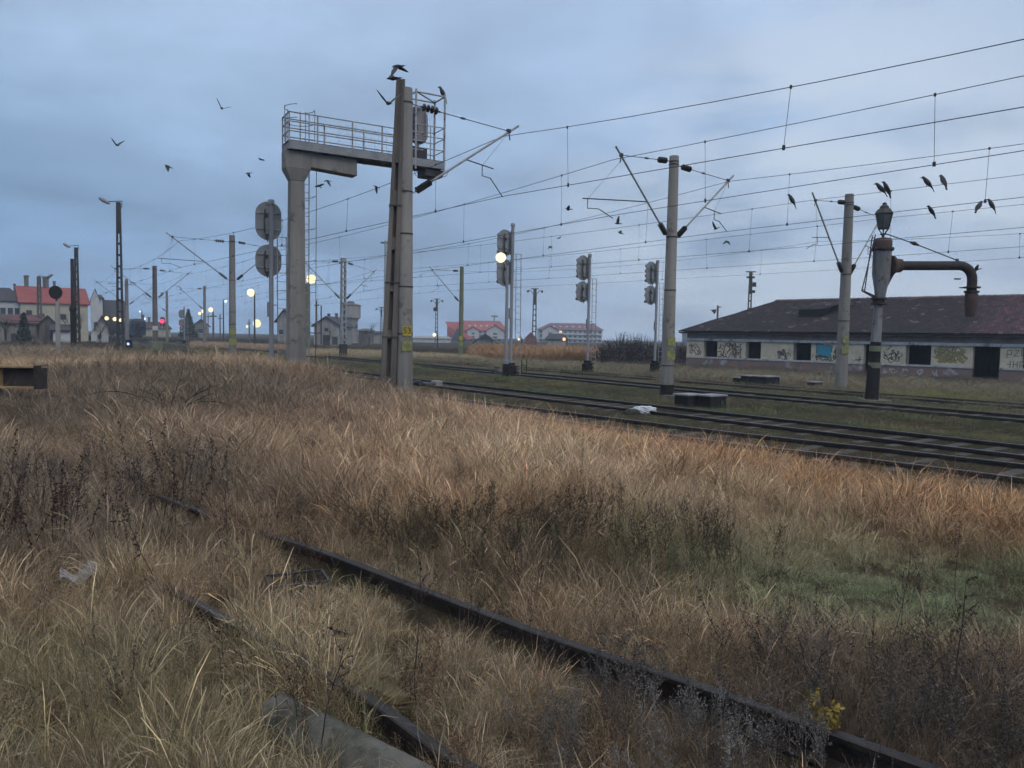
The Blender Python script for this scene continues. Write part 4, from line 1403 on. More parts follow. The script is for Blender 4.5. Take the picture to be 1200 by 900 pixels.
SG = 'lit street lamps in the misty distance'
for (px, py, Y, R_, mm_, side, lab) in (
        (294, 343, 112, 0.85, 'lamp_on', 1, 'tall single lit lamp right of the bracketed mast'),
        (301, 379, 150, 1.2, 'lamp_warm', -1, 'low bright lamp below the tall single lamp'),
        (289.5, 382.5, 170, 0.42, 'lamp_warm', 1, 'small faint lamp left of the low bright lamp'),
        (264.5, 353, 150, 0.42, 'lamp_cool', -1, 'small cool lamp touching the bracketed mast'),
        (247, 363, 205, 0.95, 'lamp_on', 1, 'third and nearest lamp of the misty lamp row'),
        (238.5, 364.8, 225, 0.9, 'lamp_on', 1, 'second lamp of the misty lamp row'),
        (234, 367.3, 245, 0.75, 'lamp_on', 1, 'first and farthest lamp of the misty lamp row'),
        (509, 392.3, 120, 0.42, 'lamp_on', 1, 'small white lamp at the foot of the left twin-arm pole'),
        (608, 397.5, 120, 0.3, 'lamp_warm', 1, 'small lamp over the tawny reeds right of the middle signal'),
        (661, 397.5, 125, 0.42, 'lamp_orange', 1, 'small orange lamp before the low dark-roofed hall'),
        (164, 365, 210, 0.4, 'lamp_cool', 1, 'tiny cool lamp above the blue coach'),
        (125, 373, 108, 0.42, 'lamp_warm', 1, 'leftmost of three warm lamps in front of the modern station building'),
        (134.5, 374, 108, 0.42, 'lamp_warm', 1, 'middle one of three warm lamps in front of the modern station building'),
        (142, 375.5, 108, 0.45, 'lamp_warm', -1, 'rightmost of three warm lamps, touching the tallest lamp mast'),
        (169.5, 373.5, 220, 0.5, 'lamp_cool', -1, 'tiny cool lamp at the upper right of the blue coach')):
    R_ *= 1.25
    c = aty(px, py, Y)
    root = empty('street_lamp', (c.x, Y, -.3), 0, lab, 'street lamp', SG)
    xo = side * 0.5
    MB().tube([(xo, 0.1, 0), (xo, 0.1, c.z + 0.3), (xo * .6, 0.1, c.z + 0.75), (0, 0.1, c.z + 0.6)], [0.14, 0.1, 0.06, 0.06], 8).build('pole', M['dark_steel'], root)
    MB().lathe([(0.2 * R_, -.5 * R_), (0.42 * R_, -.3 * R_), (0.5 * R_, 0), (0.42 * R_, .3 * R_), (0.2 * R_, .5 * R_)], (0, 0, c.z + 0.3), 14).build('lit_bulb', M[mm_], root, smooth=True)

# twin-arm concrete poles
TG = 'twin-arm concrete line poles'
for (px, Y, top, lab, w) in ((512, 135, 350, 'twin-arm pole with a round transformer left of the red-roofed block', 0.6), (627, 108, 338, 'twin-arm pole between the two big housing blocks', 0.75),
                             (447, 150, 360, 'small twin-arm pole just left of the touching mast pair', 0.5), (880, 88, 318, 'concrete pole rising behind the ridge of the ruined shed', 0.55)):
    tp = aty(px, top, Y)
    root = lattice_mast(Vector((tp.x, Y, -.3)), tp.z + .3, w, w * .62, lab, 'concrete_dark', name='utility_pole', group=TG, cat='pole', rungs=9, solid=.25)
    h_ = tp.z + .3
    ar = MB()
    if px != 880:
        for s_ in (-1, 1):
            ar.tube([(0, 0, h_ - 1.0), (s_ * 0.75, 0, h_ - .25), (s_ * 0.95, 0, h_ - .3)], 0.05, 6)
            ar.box((s_ * 0.98, 0, h_ - .42), (0.28, 0.2, 0.3))
    ar.box((0, 0, h_ - .05), (1.1, 0.14, 0.12))
    ar.build('crossarm', M['dark_steel'], root)
    if px == 512:
        MB().lathe([(0.28, 0), (0.3, .1), (0.3, .6), (0.1, .7)], (-.3, -.1, h_ - 2.2), 12).build('transformer', M['dark_steel'], root)
    if px == 880:
        MB().box((-.1, -.3, h_ - .7), (0.9, .2, .2)).box((.35, -.3, h_ - 1.5), (.35, .3, .5)).box((.3, -.2, h_ - 2.3), (.3, .3, .3)).build('insulator_frame', M['dark_steel'], root)
tp = aty(840, 358, 100)
p = pole(840, 100, tp.z, 0.16, 'thin pole with a loudspeaker peeking over the left slope of the shed roof', 'concrete_dark')
MB().lathe([(0.35, 0), (0.1, .45), (0.05, .6)], (-.3, 0, tp.z - .5), 12, rotm(0, R(-70))).box((.2, 0, tp.z + .1), (.5, .1, .12)).build('loudspeaker', M['dark_steel'], p)
for (px, Y, top, r, lab) in ((244, 150, 367, .12, 'slim distant pole right of the nearest misty lamp'), (250, 140, 366, .2, 'thicker distant pole in the misty lamp row'), (258, 130, 368, .12, 'slim distant pole before the bracketed mast'),
                             (292, 140, 374, .12, 'slim pole with a crossbar left of the low bright lamp'), (371, 110, 352, .12, 'slim dark pole right of the gantry column'),
                             (451, 260, 282, .55, 'very tall faint mast rising behind the touching mast pair'), (579, 420, 369, .6, 'faint far mast above the red-roofed block'), (163, 200, 374, .15, 'thin rod rising over the roof of the blue coach')):
    tp = aty(px, top, Y)
    p = pole(px, Y, tp.z, r, lab, 'concrete_dark' if r < .4 else 'galv')
    MB().box((0, 0, tp.z - .4), (r * 6, r, r)).build('crossbar', M['dark_steel'], p)

# red signals far down the line and the blue shunting light
for (px, py, Y, s_, lab) in ((190, 376.5, 150, 1.25, 'largest red signal light, left of its three small companions'), (196, 382.5, 190, .7, 'small red signal light nearest to the largest one'),
                             (211, 382.5, 200, .75, 'small red signal light left of the distant signal post'), (220.5, 382.5, 200, .8, 'rightmost small red signal light, before the fir tree')):
    c = aty(px, py, Y)
    root = empty('red_signal', (c.x, Y, -.3), 0, lab, 'signal light', 'red signal lights down the line')
    MB().tube([(0, 0, 0), (0, 0, c.z)], .09, 8).build('post', M['galv'], root)
    MB().prism(oval(.7 * s_, 1.5 * s_), 0, .15, c=(0, 0.1, c.z + .2)).build('backboard', M['black_paint'], root)
    MB().lathe([(.1 * s_, -.05), (.36 * s_, 0), (.1 * s_, .05)], (0, 0, c.z + .3), 14, rotm(R(90))).build('lit_lens', M['lamp_red'], root)
c = aty(151, 403, 66)
sh = empty('shunting_signal', (c.x, 66, 0), 0, 'tiny blue-lit ground signal at the foot of the tallest lamp mast', 'signal light')
MB().box((0, 0, c.z), (.5, .25, .7)).box((0, 0, c.z / 2 - .2), (.12, .12, c.z)).build('case', M['black_paint'], sh, bevel=.02)
MB().lathe([(.05, -.03), (.12, 0), (.05, .03)], (.02, -.16, c.z), 12, rotm(R(90))).build('lit_lens', M['lamp_blue'], sh)

# ------------------------------------------------------------------ blue coach
q = aty(162, 398, 150)
TR = empty('railway_coach', (q.x, 150, 0.2), R(37), 'dark blue railway coach seen end-on, standing far down the line', 'coach')
prof = [(-1.35, .7), (1.35, .7), (1.4, 1.2), (1.42, 3.0), (1.3, 3.5), (.95, 3.8), (.4, 3.95), (-.4, 3.95), (-.95, 3.8), (-1.3, 3.5), (-1.42, 3.0), (-1.4, 1.2)]
MB().prism(prof, 0, 20).build('body', M['train'], TR)
for x in (-.95, .95):
    MB().box((x, -.02, 2.6), (.5, .05, .7)).build('window', M['glass_dark'], TR)
MB().box((0, -.1, 2.0), (.9, .2, 2.3)).build('end_door', M['black_paint'], TR)
MB().prism([(x * 1.02, z + (.03 if z > 3.2 else 0)) for x, z in prof if z > 3.2], -0.05, 20.05).build('roof', M['concrete_dark'], TR)
for y in (2.5, 17):
    bg_ = MB()
    for yy_ in (-1.2, 1.2):
        for x in (-.75, .75):
            bg_.lathe([(.46, -.07), (.46, .07)], (x, y + yy_, .46), 20, rotm(0, R(90)))
    bg_.box((0, y, .55), (1.9, 3, .3)).build('bogie', M['black_paint'], TR)
for x in (-.85, .85):
    MB().tube([(x, 0, 1.0), (x, -.5, 1.0)], .08, 8).lathe([(.22, -.02), (.22, .02)], (x, -.52, 1.0), 14, rotm(R(90))).build('buffer', M['black_paint'], TR)

# ------------------------------------------------------------------ track-side boxes, bag, point machines
def relay_box(px, py, label, w=.75, d=.55, h=.38, rz=RZ_TRACK, z=0.0):
    q_ = atz(px, py, z)
    root = empty('relay_box', (q_.x, q_.y, z + .05), rz, label, 'relay box', 'dark cable boxes beside the tracks')
    MB().box((0, 0, h / 2), (w, d, h)).build('case', M['black_paint'], root, bevel=.02)
    MB().box((0, 0, h + .025), (w + .08, d + .08, .05)).build('lid', M['grey_paint'], root, bevel=.01)
    MB().box((w * .2, -d / 2 - .01, h * .5), (.12, .03, .1)).build('latch', M['dark_steel'], root)


relay_box(807, 479, 'left dark box of the near pair beside the tall middle mast')
relay_box(833, 480, 'right dark box of the near pair, beyond the tall middle mast', .8)
relay_box(879, 451, 'left dark box of the far pair in front of the ruined shed', .8)
relay_box(900, 452, 'right dark box of the far pair in front of the ruined shed', 1.1)
relay_box(866, 450, 'smallest dark box, left end of the far row before the shed', .5, .4, .25)
relay_box(955, 453, 'low flat dark box in the weeds left of the mast by the crane', .7, .4, .15)


def point_machine(px, py, label, pale=False):
    q_ = atz(px, py, 0.1)
    root = empty('point_machine', (q_.x, q_.y, 0.0), RZ_TRACK, label, 'point machine', 'point machines on the tracks')
    MB().box((0, 0, .14), (.5, .8, .24)).build('case', M['dark_steel'], root, bevel=.04)
    MB().box((.45, -.1, .2), (.35, .4, .28)).build('cover', M['concrete_light'] if pale else M['flaked'], root, bevel=.05)
    MB().lathe([(.1, -.2), (.12, 0), (.1, .2)], (-.3, .1, .26), 12, rotm(R(90))).build('motor', M['dark_steel'], root)
    MB().tube([(0, .3, .1), (-1.4, .35, .1)], .025, 6).build('drive_rod', M['rail'], root)


point_machine(585, 438, 'point machine on the far track, left of the middle signal foot')
point_machine(499, 453, 'point machine with a pale cover on the second track, right of the round mast', True)
# white plastic bag
q = atz(754, 489, 0)
bmw = bmesh.new()
bmesh.ops.create_icosphere(bmw, subdivisions=4, radius=0.3)
for v in bmw.verts:
    n_ = v.co.normalized()
    f_ = 1 + .18 * math.sin(n_.x * 9 + 1) * math.cos(n_.y * 11) + .12 * math.sin(n_.z * 17 + n_.x * 13)
    v.co = Vector((n_.x * .34 * f_, n_.y * .2 * f_, max(-.02, n_.z * .14 * f_ + .06)))
me = bpy.data.meshes.new('plastic_bag')
bmw.to_mesh(me)
bmw.free()
me.materials.append(mat('white_plastic', (.62, .65, .68), (.5, .53, .56), .45, 6, .3))
o = link(bpy.data.objects.new('plastic_bag', me))
o.location = (q.x, q.y, .11)
o.rotation_euler = (0, 0, R(-10))
tag(o, 'crumpled white plastic bag lying between the two nearest tracks', 'bag')
q = atz(740, 490, 0)
bmw = bmesh.new()
bmesh.ops.create_icosphere(bmw, subdivisions=3, radius=0.2)
for v in bmw.verts:
    v.co = Vector((v.co.x * 1.3 + random.uniform(-.02, .02), v.co.y, max(-.02, v.co.z * .7 + random.uniform(-.02, .02))))
me = bpy.data.meshes.new('dark_clod')
bmw.to_mesh(me)
bmw.free()
me.materials.append(mat('dark_clod', (.03, .04, .025), (.02, .022, .018), .9, 9, .6))
o = link(bpy.data.objects.new('dirt_clod', me))
o.location = (q.x, q.y, .11)
tag(o, 'dark mossy clod touching the left side of the white bag', 'clod')

# foreground debris: fallen round concrete post, rag, crate, rusty beam
pa, pb = atz(322, 838, .10), atz(520, 945, .06)
dv = (pb - pa).normalized()
fp = empty('fallen_post', pa, 0, 'grey-green round concrete post lying half buried in grass at the bottom of the photo', 'post')
MB().lathe([(0.075, 0), (0.112, 0.0), (0.12, 0.02), (0.125, 1.0), (0.13, 2.2), (0.1, 2.2)], (0, 0, 0), 28, align((0, 0, 0), dv)).build('shaft', M['old_pipe'], fp, smooth=True)
MB().lathe([(0.1222, 0), (0.1235, 0.012)], dv * .32, 28, align((0, 0, 0), dv)).build('joint_ring', M['concrete_dark'], fp)
# yellowish plank between the rails
pa, pb = atz(402, 780, .12), atz(470, 828, .08)
dv = (pb - pa)
pl = MB().box((0, 0, 0), (.16, dv.length, .05), align((0, 0, 0), (0, 0, 1)))
o = pl.build('weathered_plank', mat('mossy_plank', (.16, .12, .05), (.09, .075, .04), .9, 8, .5), None, bevel=.008)
o.location = (pa + pb) / 2
o.rotation_euler = (R(3), R(-14), math.atan2(dv.y, dv.x) - math.pi / 2)
tag(o, 'short mossy yellow-brown plank left of the nearest dark rail stub', 'plank')
# rag
q = atz(100, 688, .06)
bmw = bmesh.new()
bmesh.ops.create_grid(bmw, x_segments=24, y_segments=24, size=.27)
for v in bmw.verts:
    x, y = v.co.x, v.co.y
    v.co.z = .07 * math.sin(x * 13 + y * 7) + .05 * math.cos(y * 21 - x * 5) + .08 - .5 * (x * x + y * y)
    v.co.x += .03 * math.sin(y * 18)
me = bpy.data.meshes.new('cloth_rag')
bmw.to_mesh(me)
bmw.free()
me.polygons.foreach_set('use_smooth', [True] * len(me.polygons))
me.materials.append(mat('grey_rag', (.34, .35, .37), (.2, .2, .22), .9, 5, .3))
o = link(bpy.data.objects.new('cloth_rag', me))
o.location = (q.x, q.y, .12)
o.scale = (.6, .5, .8)
sol = o.modifiers.new('thickness', 'SOLIDIFY')
sol.thickness = .008
tag(o, 'pale grey rag crumpled in the grass at left', 'rag')
# dark broken crate
q = atz(348, 695, .05)
ct = empty('broken_crate', (q.x, q.y, -.03), R(25), 'dark blue-black broken plastic crate beside the long rusty rail', 'crate')
m_cr = mat('dark_plastic', (.022, .027, .038), (.015, .018, .025), .45, 5, 0)
cw, cd_, chh = .46, .32, .2
side = MB()
for z in (.02, .1, chh):
    for y in (-cd_ / 2, cd_ / 2):
        side.box((0, y, z), (cw, .018, .022))
for x in np.linspace(-cw / 2, cw / 2, 9):
    for y in (-cd_ / 2, cd_ / 2):
        side.box((x, y, chh / 2), (.014, .014, chh))
side.build('long_sides', m_cr, ct)
side = MB()
for z in (.02, .1, chh):
    for x in (-cw / 2, cw / 2):
        side.box((x, 0, z), (.018, cd_, .022))
side.build('short_sides', m_cr, ct)
fl = MB()
for x in np.linspace(-cw / 2 + .03, cw / 2 - .03, 10):
    fl.box((x, 0, .012), (.012, cd_ - .03, .012))
for y in np.linspace(-cd_ / 2 + .03, cd_ / 2 - .03, 6):
    fl.box((0, y, .02), (cw - .03, .012, .01))
fl.build('bottom_grid', m_cr, ct)
# rusty steel beam end at the left edge
Yb = 15.0
b0 = aty(53, 430, Yb)
bz = b0.z
bm_ = empty('steel_beam', (b0.x, Yb, 0), R(4), 'rusty channel beam with yellowish flanges on a dark leg at the left edge', 'steel beam')
m_fl = mat('beam_flange', (.36, .25, .12), (.24, .16, .08), .85, 5, .3)
MB().box((-1.4, .02, bz - .2), (2.8, .03, .40)).build('web', M['rust_dark'], bm_)
MB().box((-1.4, -.06, bz), (2.84, .2, .035)).build('flange', m_fl, bm_)
MB().box((-1.42, -.06, bz - .40), (2.8, .2, .035)).build('flange', m_fl, bm_)
for x in (-.08, -.82, -1.6):
    MB().box((x, -.05, bz - .2), (.05, .14, .36)).build('stiffener', m_fl if x < -.1 else M['rust_dark'], bm_)
MB().box((-.06, -.06, bz - .2), (.14, .22, .46)).build('end_plate', M['rust_dark'], bm_)
MB().hexa([(-1.25, -.15, -.3), (-.8, -.15, -.3), (-.8, .2, -.3), (-1.25, .2, -.3)], [(-1.1, -.12, bz - .42), (-.92, -.12, bz - .42), (-.92, .15, bz - .42), (-1.1, .15, bz - .42)]).build('leg', M['black_paint'], bm_)

#PART4
# ------------------------------------------------------------------ distant houses
m_cream = mat('cream_render', (.46, .43, .33), (.38, .36, .29), .9, .8, .05)
m_whitew = mat('white_render', (.55, .56, .56), (.45, .46, .47), .9, .6, .05)
m_redroof = mat('red_metal_roof', (.30, .065, .06), (.22, .05, .05), .7, .8, .05)
m_redroof2 = mat('red_tile_roof', (.36, .10, .09), (.27, .075, .075), .8, .4, .05)
m_purp = mat('plum_roof', (.20, .10, .12), (.15, .08, .10), .8, .5, .05)
m_darkroof = mat('dark_slate', (.045, .045, .055), (.03, .03, .038), .8, .8, .05)
m_brroof = mat('brown_shed_roof', (.10, .06, .05), (.05, .04, .038), .9, .8, .1)
m_win = mat('window_glass', (.03, .035, .045), (.05, .055, .065), .3, 1, 0)
m_winlit = emis('lit_window', (1.0, .78, .45), 1.2)


def house(pxl, pxr, Y, pyeave, pyridge, label, wall, roof, depth=8, hip=0.0, wins=(), gable_side=False, chim=(), rz=0.0, zb=-.4, name='house', over=.35, doors=()):
    a = aty(pxl, pyeave, Y)
    if pxr < 250:
        rz += math.atan2(-a.x, Y)
    d_ = ray(pxr, pyeave)
    k_ = d_.x / d_.y
    w = (k_ * a.y - a.x) / (math.cos(rz) - k_ * math.sin(rz))
    he = a.z - zb
    hr = aty((pxl + pxr) / 2, pyridge, Y + depth * .4).z - zb
    root = empty(name, (a.x, Y, zb), rz, label, 'house' if name == 'house' else 'building')
    if gable_side:      # ridge runs away from us, gable faces the camera
        MB().prism([(0, 0), (w, 0), (w, he), (w / 2, hr), (0, he)], 0, depth).build('wall', wall, root)
        for s_, (x0_, x1_) in ((0, (0, w / 2)), (1, (w, w / 2))):
            dx_ = (x0_ - x1_)
            ov = over * (1 if x0_ > x1_ else -1)
            sl_ = (hr - he) / (w / 2)
            p = [(x0_ + ov, he - over * sl_ + .02), (x1_, hr + .02), (x1_, hr + .2), (x0_ + ov, he - over * sl_ + .2)]
            MB().prism(p, -over, depth + over).build('roof', roof, root)
    else:
        MB().box((w / 2, depth / 2, he / 2), (w, depth, he)).build('wall', wall, root)
        o_ = over
        hx = hip * w
        rf_ = MB()
        vs = [(-o_, -o_, he), (w + o_, -o_, he), (w + o_, depth + o_, he), (-o_, depth + o_, he), (hx - o_ * (hip == 0), depth / 2, hr), (w - hx + o_ * (hip == 0), depth / 2, hr),
              (-o_, -o_, he + .15), (w + o_, -o_, he + .15), (w + o_, depth + o_, he + .15), (-o_, depth + o_, he + .15)]
        rf_.add(vs, [(0, 1, 2, 3), (0, 6, 7, 1), (1, 7, 8, 2), (2, 8, 9, 3), (3, 9, 6, 0), (6, 4, 5, 7), (7, 5, 8), (8, 5, 4, 9), (9, 4, 6)])
        rf_.build('roof', roof, root)
    for (u, v, ww, wh) in wins:
        win = MB().box((u * w, -.03, v * he), (ww, .08, wh)).build('window', m_win, root)
        MB().box((u * w, -.06, v * he - wh / 2 - .06), (ww + .25, .14, .1)).build('sill', M['white'], win)
    for (u, ww, wh) in doors:
        MB().box((u * w, -.03, wh / 2), (ww, .08, wh)).build('door', m_win, root)
    for (u, dh, cw_) in chim:
        MB().box((u * w, depth * .5, hr + dh / 2 - .5), (cw_, cw_, dh + 1)).box((u * w, depth * .5, hr + dh), (cw_ * 1.25, cw_ * 1.25, .2)).build('chimney', M['concrete_dark'], root)
    return root


house(24, 103, 120, 355, 335.5, 'cream house with a bright red roof and chimneys, behind the lamp masts', m_cream, m_redroof, 10, 0, [(.30, .68, .8, .9), (.62, .68, .8, .9), (.12, .7, .8, 1.6), (.84, .7, .7, .9), (.45, .3, .8, .9)],
      chim=((.13, 1.6, .6), (.42, 1.5, .8), (.55, .9, .35)), rz=R(4))
house(106, 117, 126, 352, 341, 'narrow white gabled annexe at the right end of the red-roofed house', m_whitew, m_darkroof, 12, gable_side=True, over=.1, wins=[(.5, .4, .5, 1.5)])
house(-38, 24, 118, 352, 336, 'pale two-storey house with a dark slate roof at the left edge', m_whitew, m_darkroof, 10, .28, [(.66, .72, .7, 1.7), (.80, .72, .7, 1.7), (.93, .72, .6, 1.7), (.66, .3, .7, 1.3), (.8, .3, .7, 1.3)], chim=((.82, .6, .3),), rz=R(-8))
house(-30, 62, 98, 378.5, 368, 'low shed with a long brown roof at the left edge', M['concrete'], m_brroof, 9, .1, [(.65, .4, 1.0, .8)], name='shed', doors=((.5, .9, 1.7),))
house(14, 48, 101, 377, 369, 'rust-red roofed shed in front of the cream house', m_brroof, mat('rusty_roof', (.15, .05, .045), (.09, .04, .04), .9, .8, .1), 6, 0.0, name='shed')
house(46, 66, 99, 380, 371, 'dark gabled lean-to in front of the cream house', M['concrete_dark'], m_darkroof, 6, gable_side=True, name='shed')
house(62, 82, 97, 388, 380, 'small white-walled outbuilding with a dark roof under the disc board', m_whitew, m_darkroof, 5, 0, name='shed')
sh_ = house(112, 127, 110, 383, 371, 'white outbuilding with a dark sloping roof right of the second lamp mast', m_whitew, m_darkroof, 8, gable_side=True, name='shed', wins=[(.3, .5, .5, .6)], over=.8)
st = house(119, 148, 160, 372.5, 351.5, 'modern white station building with a dark band of roof and three lit windows', m_whitew, m_darkroof, 12, .04, [(u, .62, .9, 3.0) for u in (.1, .3, .5, .7, .88)], name='station_building')
house(112, 120, 158, 350, 345, 'tall narrow white stair tower left of the modern station building', m_whitew, m_darkroof, 8, .2, name='tower_block')
house(150, 200, 175, 385, 377, 'low pale building behind the blue coach', m_cream, m_brroof, 8, .1, name='building', chim=((.35, 1.5, .6), (.5, 1.0, .5)))
house(228, 243, 215, 380, 374.5, 'small gabled signal cabin in the mist beside the fir tree', M['concrete'], m_darkroof, 10, gable_side=True, wins=[(.5, .55, 1.2, 1.2)], name='signal_cabin', over=.9)
house(368, 397, 150, 381, 372, 'pale gabled house with chimneys right of the gantry column', M['concrete_light'], m_darkroof, 12, gable_side=True, wins=[(.5, .78, .7, .7), (.5, .25, 1.4, 2.2), (.85, .25, 1.0, 1.6)], chim=((.3, .7, .5), (.62, .8, .5)), over=.5)
house(325, 341, 148, 374, 364, 'small dark-roofed house half hidden left of the gantry column', M['concrete_light'], m_darkroof, 12, gable_side=True, wins=[(.3, .5, .8, 1.0)], over=.5)
# water tower
q = aty(411, 353, 190)
wt = empty('water_tower', (q.x, 190, -.4), 0, 'misty round concrete water tower with a wider tank on top', 'water tower')
MB().lathe([(1.9, 0), (1.75, 5.4), (2.2, 6.2), (2.45, 6.3)], (0, 0, 0), 20).build('shaft', M['concrete_light'], wt, smooth=True)
MB().lathe([(2.45, 6.3), (2.45, 9.2), (2.5, 9.25)], (0, 0, 0), 20).build('tank', M['concrete_light'], wt)
MB().lathe([(2.6, 9.25), (2.6, 9.4), (.9, 9.9), (.8, 10.3), (.2, 10.35)], (0, 0, 0), 20).build('roof', M['concrete_dark'], wt)
for a in (200, 250, 290, 330):
    MB().box((1.85 * math.cos(R(a)), 1.85 * math.sin(R(a)), 4.2), (.4, .2, .8), rotm(0, 0, R(a + 90))).build('window', m_win, wt)
house(420, 431, 165, 388, 385, 'flat-roofed grey block right of the water tower', M['concrete_dark'], M['concrete_dark'], 7, .05, name='building')
house(431, 452, 190, 391, 388, 'low pale hut left of the touching mast pair', M['concrete_light'], m_darkroof, 7, .1, name='building')


def block(pxl, pxr, Y, pyb, pye, pyr, label, roof, nwx, nwy, gables=(), lit=(), depth=16, skip=0):
    a, b_ = aty(pxl, pye, Y), aty(pxr, pye, Y)
    zb = -.8
    w, he = b_.x - a.x, a.z - zb
    hr = aty(pxr, pyr, Y + depth / 2).z - zb
    root = empty('housing_block', (a.x, Y, zb), 0, label, 'building')
    MB().box((w / 2, depth / 2, he / 2), (w, depth, he)).build('wall', m_whitew, root)
    rf_ = MB()
    o_ = .8
    vs = [(-o_, -o_, he), (w + o_, -o_, he), (w + o_, depth + o_, he), (-o_, depth + o_, he), (depth * .35, depth / 2, hr), (w - depth * .2, depth / 2, hr)]
    rf_.add(vs, [(0, 1, 2, 3), (0, 4, 5, 1), (1, 5, 2), (2, 5, 4, 3), (3, 4, 0)])
    rf_.build('roof', roof, root)
    ww = w / nwx
    for i in range(nwx):
        if i < skip:
            continue
        for j in range(nwy):
            wn_ = MB().box(((i + .5) * ww, -.05, he * (j + .55) / nwy), (ww * .42, .14, he / nwy * .48)).build('window', m_winlit if (i, j) in lit else m_win, root)
            MB().box(((i + .5) * ww, -.07, he * (j + .55) / nwy), (.12, .2, he / nwy * .48)).build('frame', m_whitew, wn_)
    for j in range(1, nwy):
        MB().box((w * .5 + skip * ww * .5, -.5, he * j / nwy), (w - skip * ww - 1, 1.0, .25)).build('balcony', m_whitew, root)
    for (u, gw, gh) in gables:
        g_ = MB().prism([(u * w - gw / 2, he * .3), (u * w + gw / 2, he * .3), (u * w + gw / 2, he * .95), (u * w, he + gh), (u * w - gw / 2, he * .95)], -1.4, depth * .3).build('gable_bay', m_whitew, root)
        for s_ in (-1, 1):
            MB().prism([(u * w + s_ * (gw / 2 + .5), he * .95 - .3), (u * w, he + gh + .1), (u * w, he + gh + .6), (u * w + s_ * (gw / 2 + .5), he * .95 + .2)], -1.8, depth * .35).build('gable_roof', roof, root)
        for j in range(2):
            MB().box((u * w, -1.45, he * (.45 + .28 * j)), (gw * .25, .1, he * .13)).build('window', m_win, root)
    rs = random.Random(int(pxl))
    for i in range(6):
        u = .25 + .1 * i
        t_ = .45
        MB().box((u * w, -o_ + (depth / 2 + o_) * t_, he + (hr - he) * t_ + .12), (w * .03, 1.4, .12), rotm(math.atan2(hr - he, depth / 2 + o_), 0, 0)).build('skylight', M['white'], root)
    return root


# glazed A-frame end plus main wing of the red roofed block
blk = block(526, 594, 330, 400, 386.5, 376.5, 'big white housing block with a bright red roof and gables, far beyond the reeds', m_redroof2, 12, 3, gables=((.80, 7.5, 2.2), (.42, 5, 1.2)), skip=4)
a = aty(526, 386.5, 330)
MB().add([(-.5, -3, .2), (9, -3, 1), (12, -1, 2.0), (6, 3, 8.6), (-2, 2, 8.6), (-.5, -3, 6.8)], [(0, 1, 2, 3, 4, 5)]).build('steep_roof_face', m_redroof2, blk)
MB().add([(1.5, -3.2, .4), (8, -3.2, .4), (3.8, -3.2, 6.2)], [(0, 1, 2)]).build('glazed_gable', m_win, blk)
block(631, 706, 350, 400, 386, 379.5, 'long white housing block with a plum-coloured roof, behind the grey signal', m_purp, 13, 3, gables=((.18, 7, 1.5),), lit=((2, 2), (4, 2)))
house(616, 628, 230, 396, 390, 'small red brick hut left of the twin-arm pole', mat('brick_hut', (.22, .07, .06), (.15, .055, .05), .9, 1, .05), m_redroof2, 6, gable_side=True, name='hut')
house(642, 664, 160, 398, 391, 'low hall with a blue-grey roof before the plum-roofed block', M['concrete_light'], m_darkroof, 8, .12, name='hall')
house(560, 577, 200, 398, 392, 'low grey gabled barn in front of the red-roofed block', M['concrete_light'], m_darkroof, 8, gable_side=True, name='barn', over=1.5)
house(484, 526, 240, 396.5, 394, 'long low white-walled depot left of the red-roofed block', m_whitew, M['concrete_light'], 8, .02, name='depot')
# distant skyline hint behind the ruined shed
house(806, 830, 300, 391, 386, 'faint bluish building peeking past the left corner of the ruined shed', M['concrete_light'], m_darkroof, 10, .1, name='building')

# ------------------------------------------------------------------ birds
def crow_mesh(name, pose, seed=0):
    r_ = random.Random(seed)
    mb_ = MB()
    if pose == 'perch':
        # body axis leaning: head up, tail down
        ax = [Vector((0, -.17, -.15)), Vector((0, -.13, -.08)), Vector((0, -.07, .0)), Vector((0, -.01, .07)), Vector((0, .04, .14)), Vector((0, .075, .19)), Vector((0, .105, .215)), Vector((0, .14, .215)), Vector((0, .19, .20))]
        mb_.tube(ax, [.012, .025, .06, .075, .06, .042, .042, .018, .004], 12)
        mb_.hexa([(-.035, -.20, -.24), (.035, -.20, -.24), (.03, -.11, -.06), (-.03, -.11, -.06)], [(-.035, -.21, -.23), (.035, -.21, -.23), (.03, -.12, -.04), (-.03, -.12, -.04)])
        for s_ in (-1, 1):
            mb_.tube([(s_ * .06, .03, .12), (s_ * .075, -.05, .02), (s_ * .04, -.16, -.13)], [.02, .035, .008], 8)
            mb_.tube([(s_ * .025, .0, .0), (s_ * .025, .01, -.06)], .008, 5)
    else:
        ax = [Vector((0, -.26, 0)), Vector((0, -.16, 0)), Vector((0, -.06, .0)), Vector((0, .05, .0)), Vector((0, .12, .01)), Vector((0, .16, .015)), Vector((0, .20, .01)), Vector((0, .25, 0))]
        mb_.tube(ax, [.03, .03, .06, .07, .045, .042, .02, .004], 12)
        mb_.hexa([(-.02, -.16, -.004), (.02, -.16, -.004), (.07, -.32, -.004), (-.07, -.32, -.004)], [(-.02, -.16, .006), (.02, -.16, .006), (.07, -.32, .006), (-.07, -.32, .006)])
        up_ = {'up': .75, 'down': -.45, 'flat': .15}[pose]
        for s_ in (-1, 1):
            p = [(0.04, .10, 0), (.22, .13, .22 * up_), (.46, .02, .46 * up_ * 1.1), (.50, -.06, .5 * up_ * 1.1), (.24, -.10, .24 * up_), (.04, -.09, 0)]
            vs = [(s_ * x, y, z + .008) for x, y, z in p] + [(s_ * x, y, z - .008) for x, y, z in p]
            n = len(p)
            mb_.add(vs, [tuple(range(n)), tuple(range(n, 2 * n))[::-1]] + [(i, (i + 1) % n, (i + 1) % n + n, i + n) for i in range(n)])
    return mb_


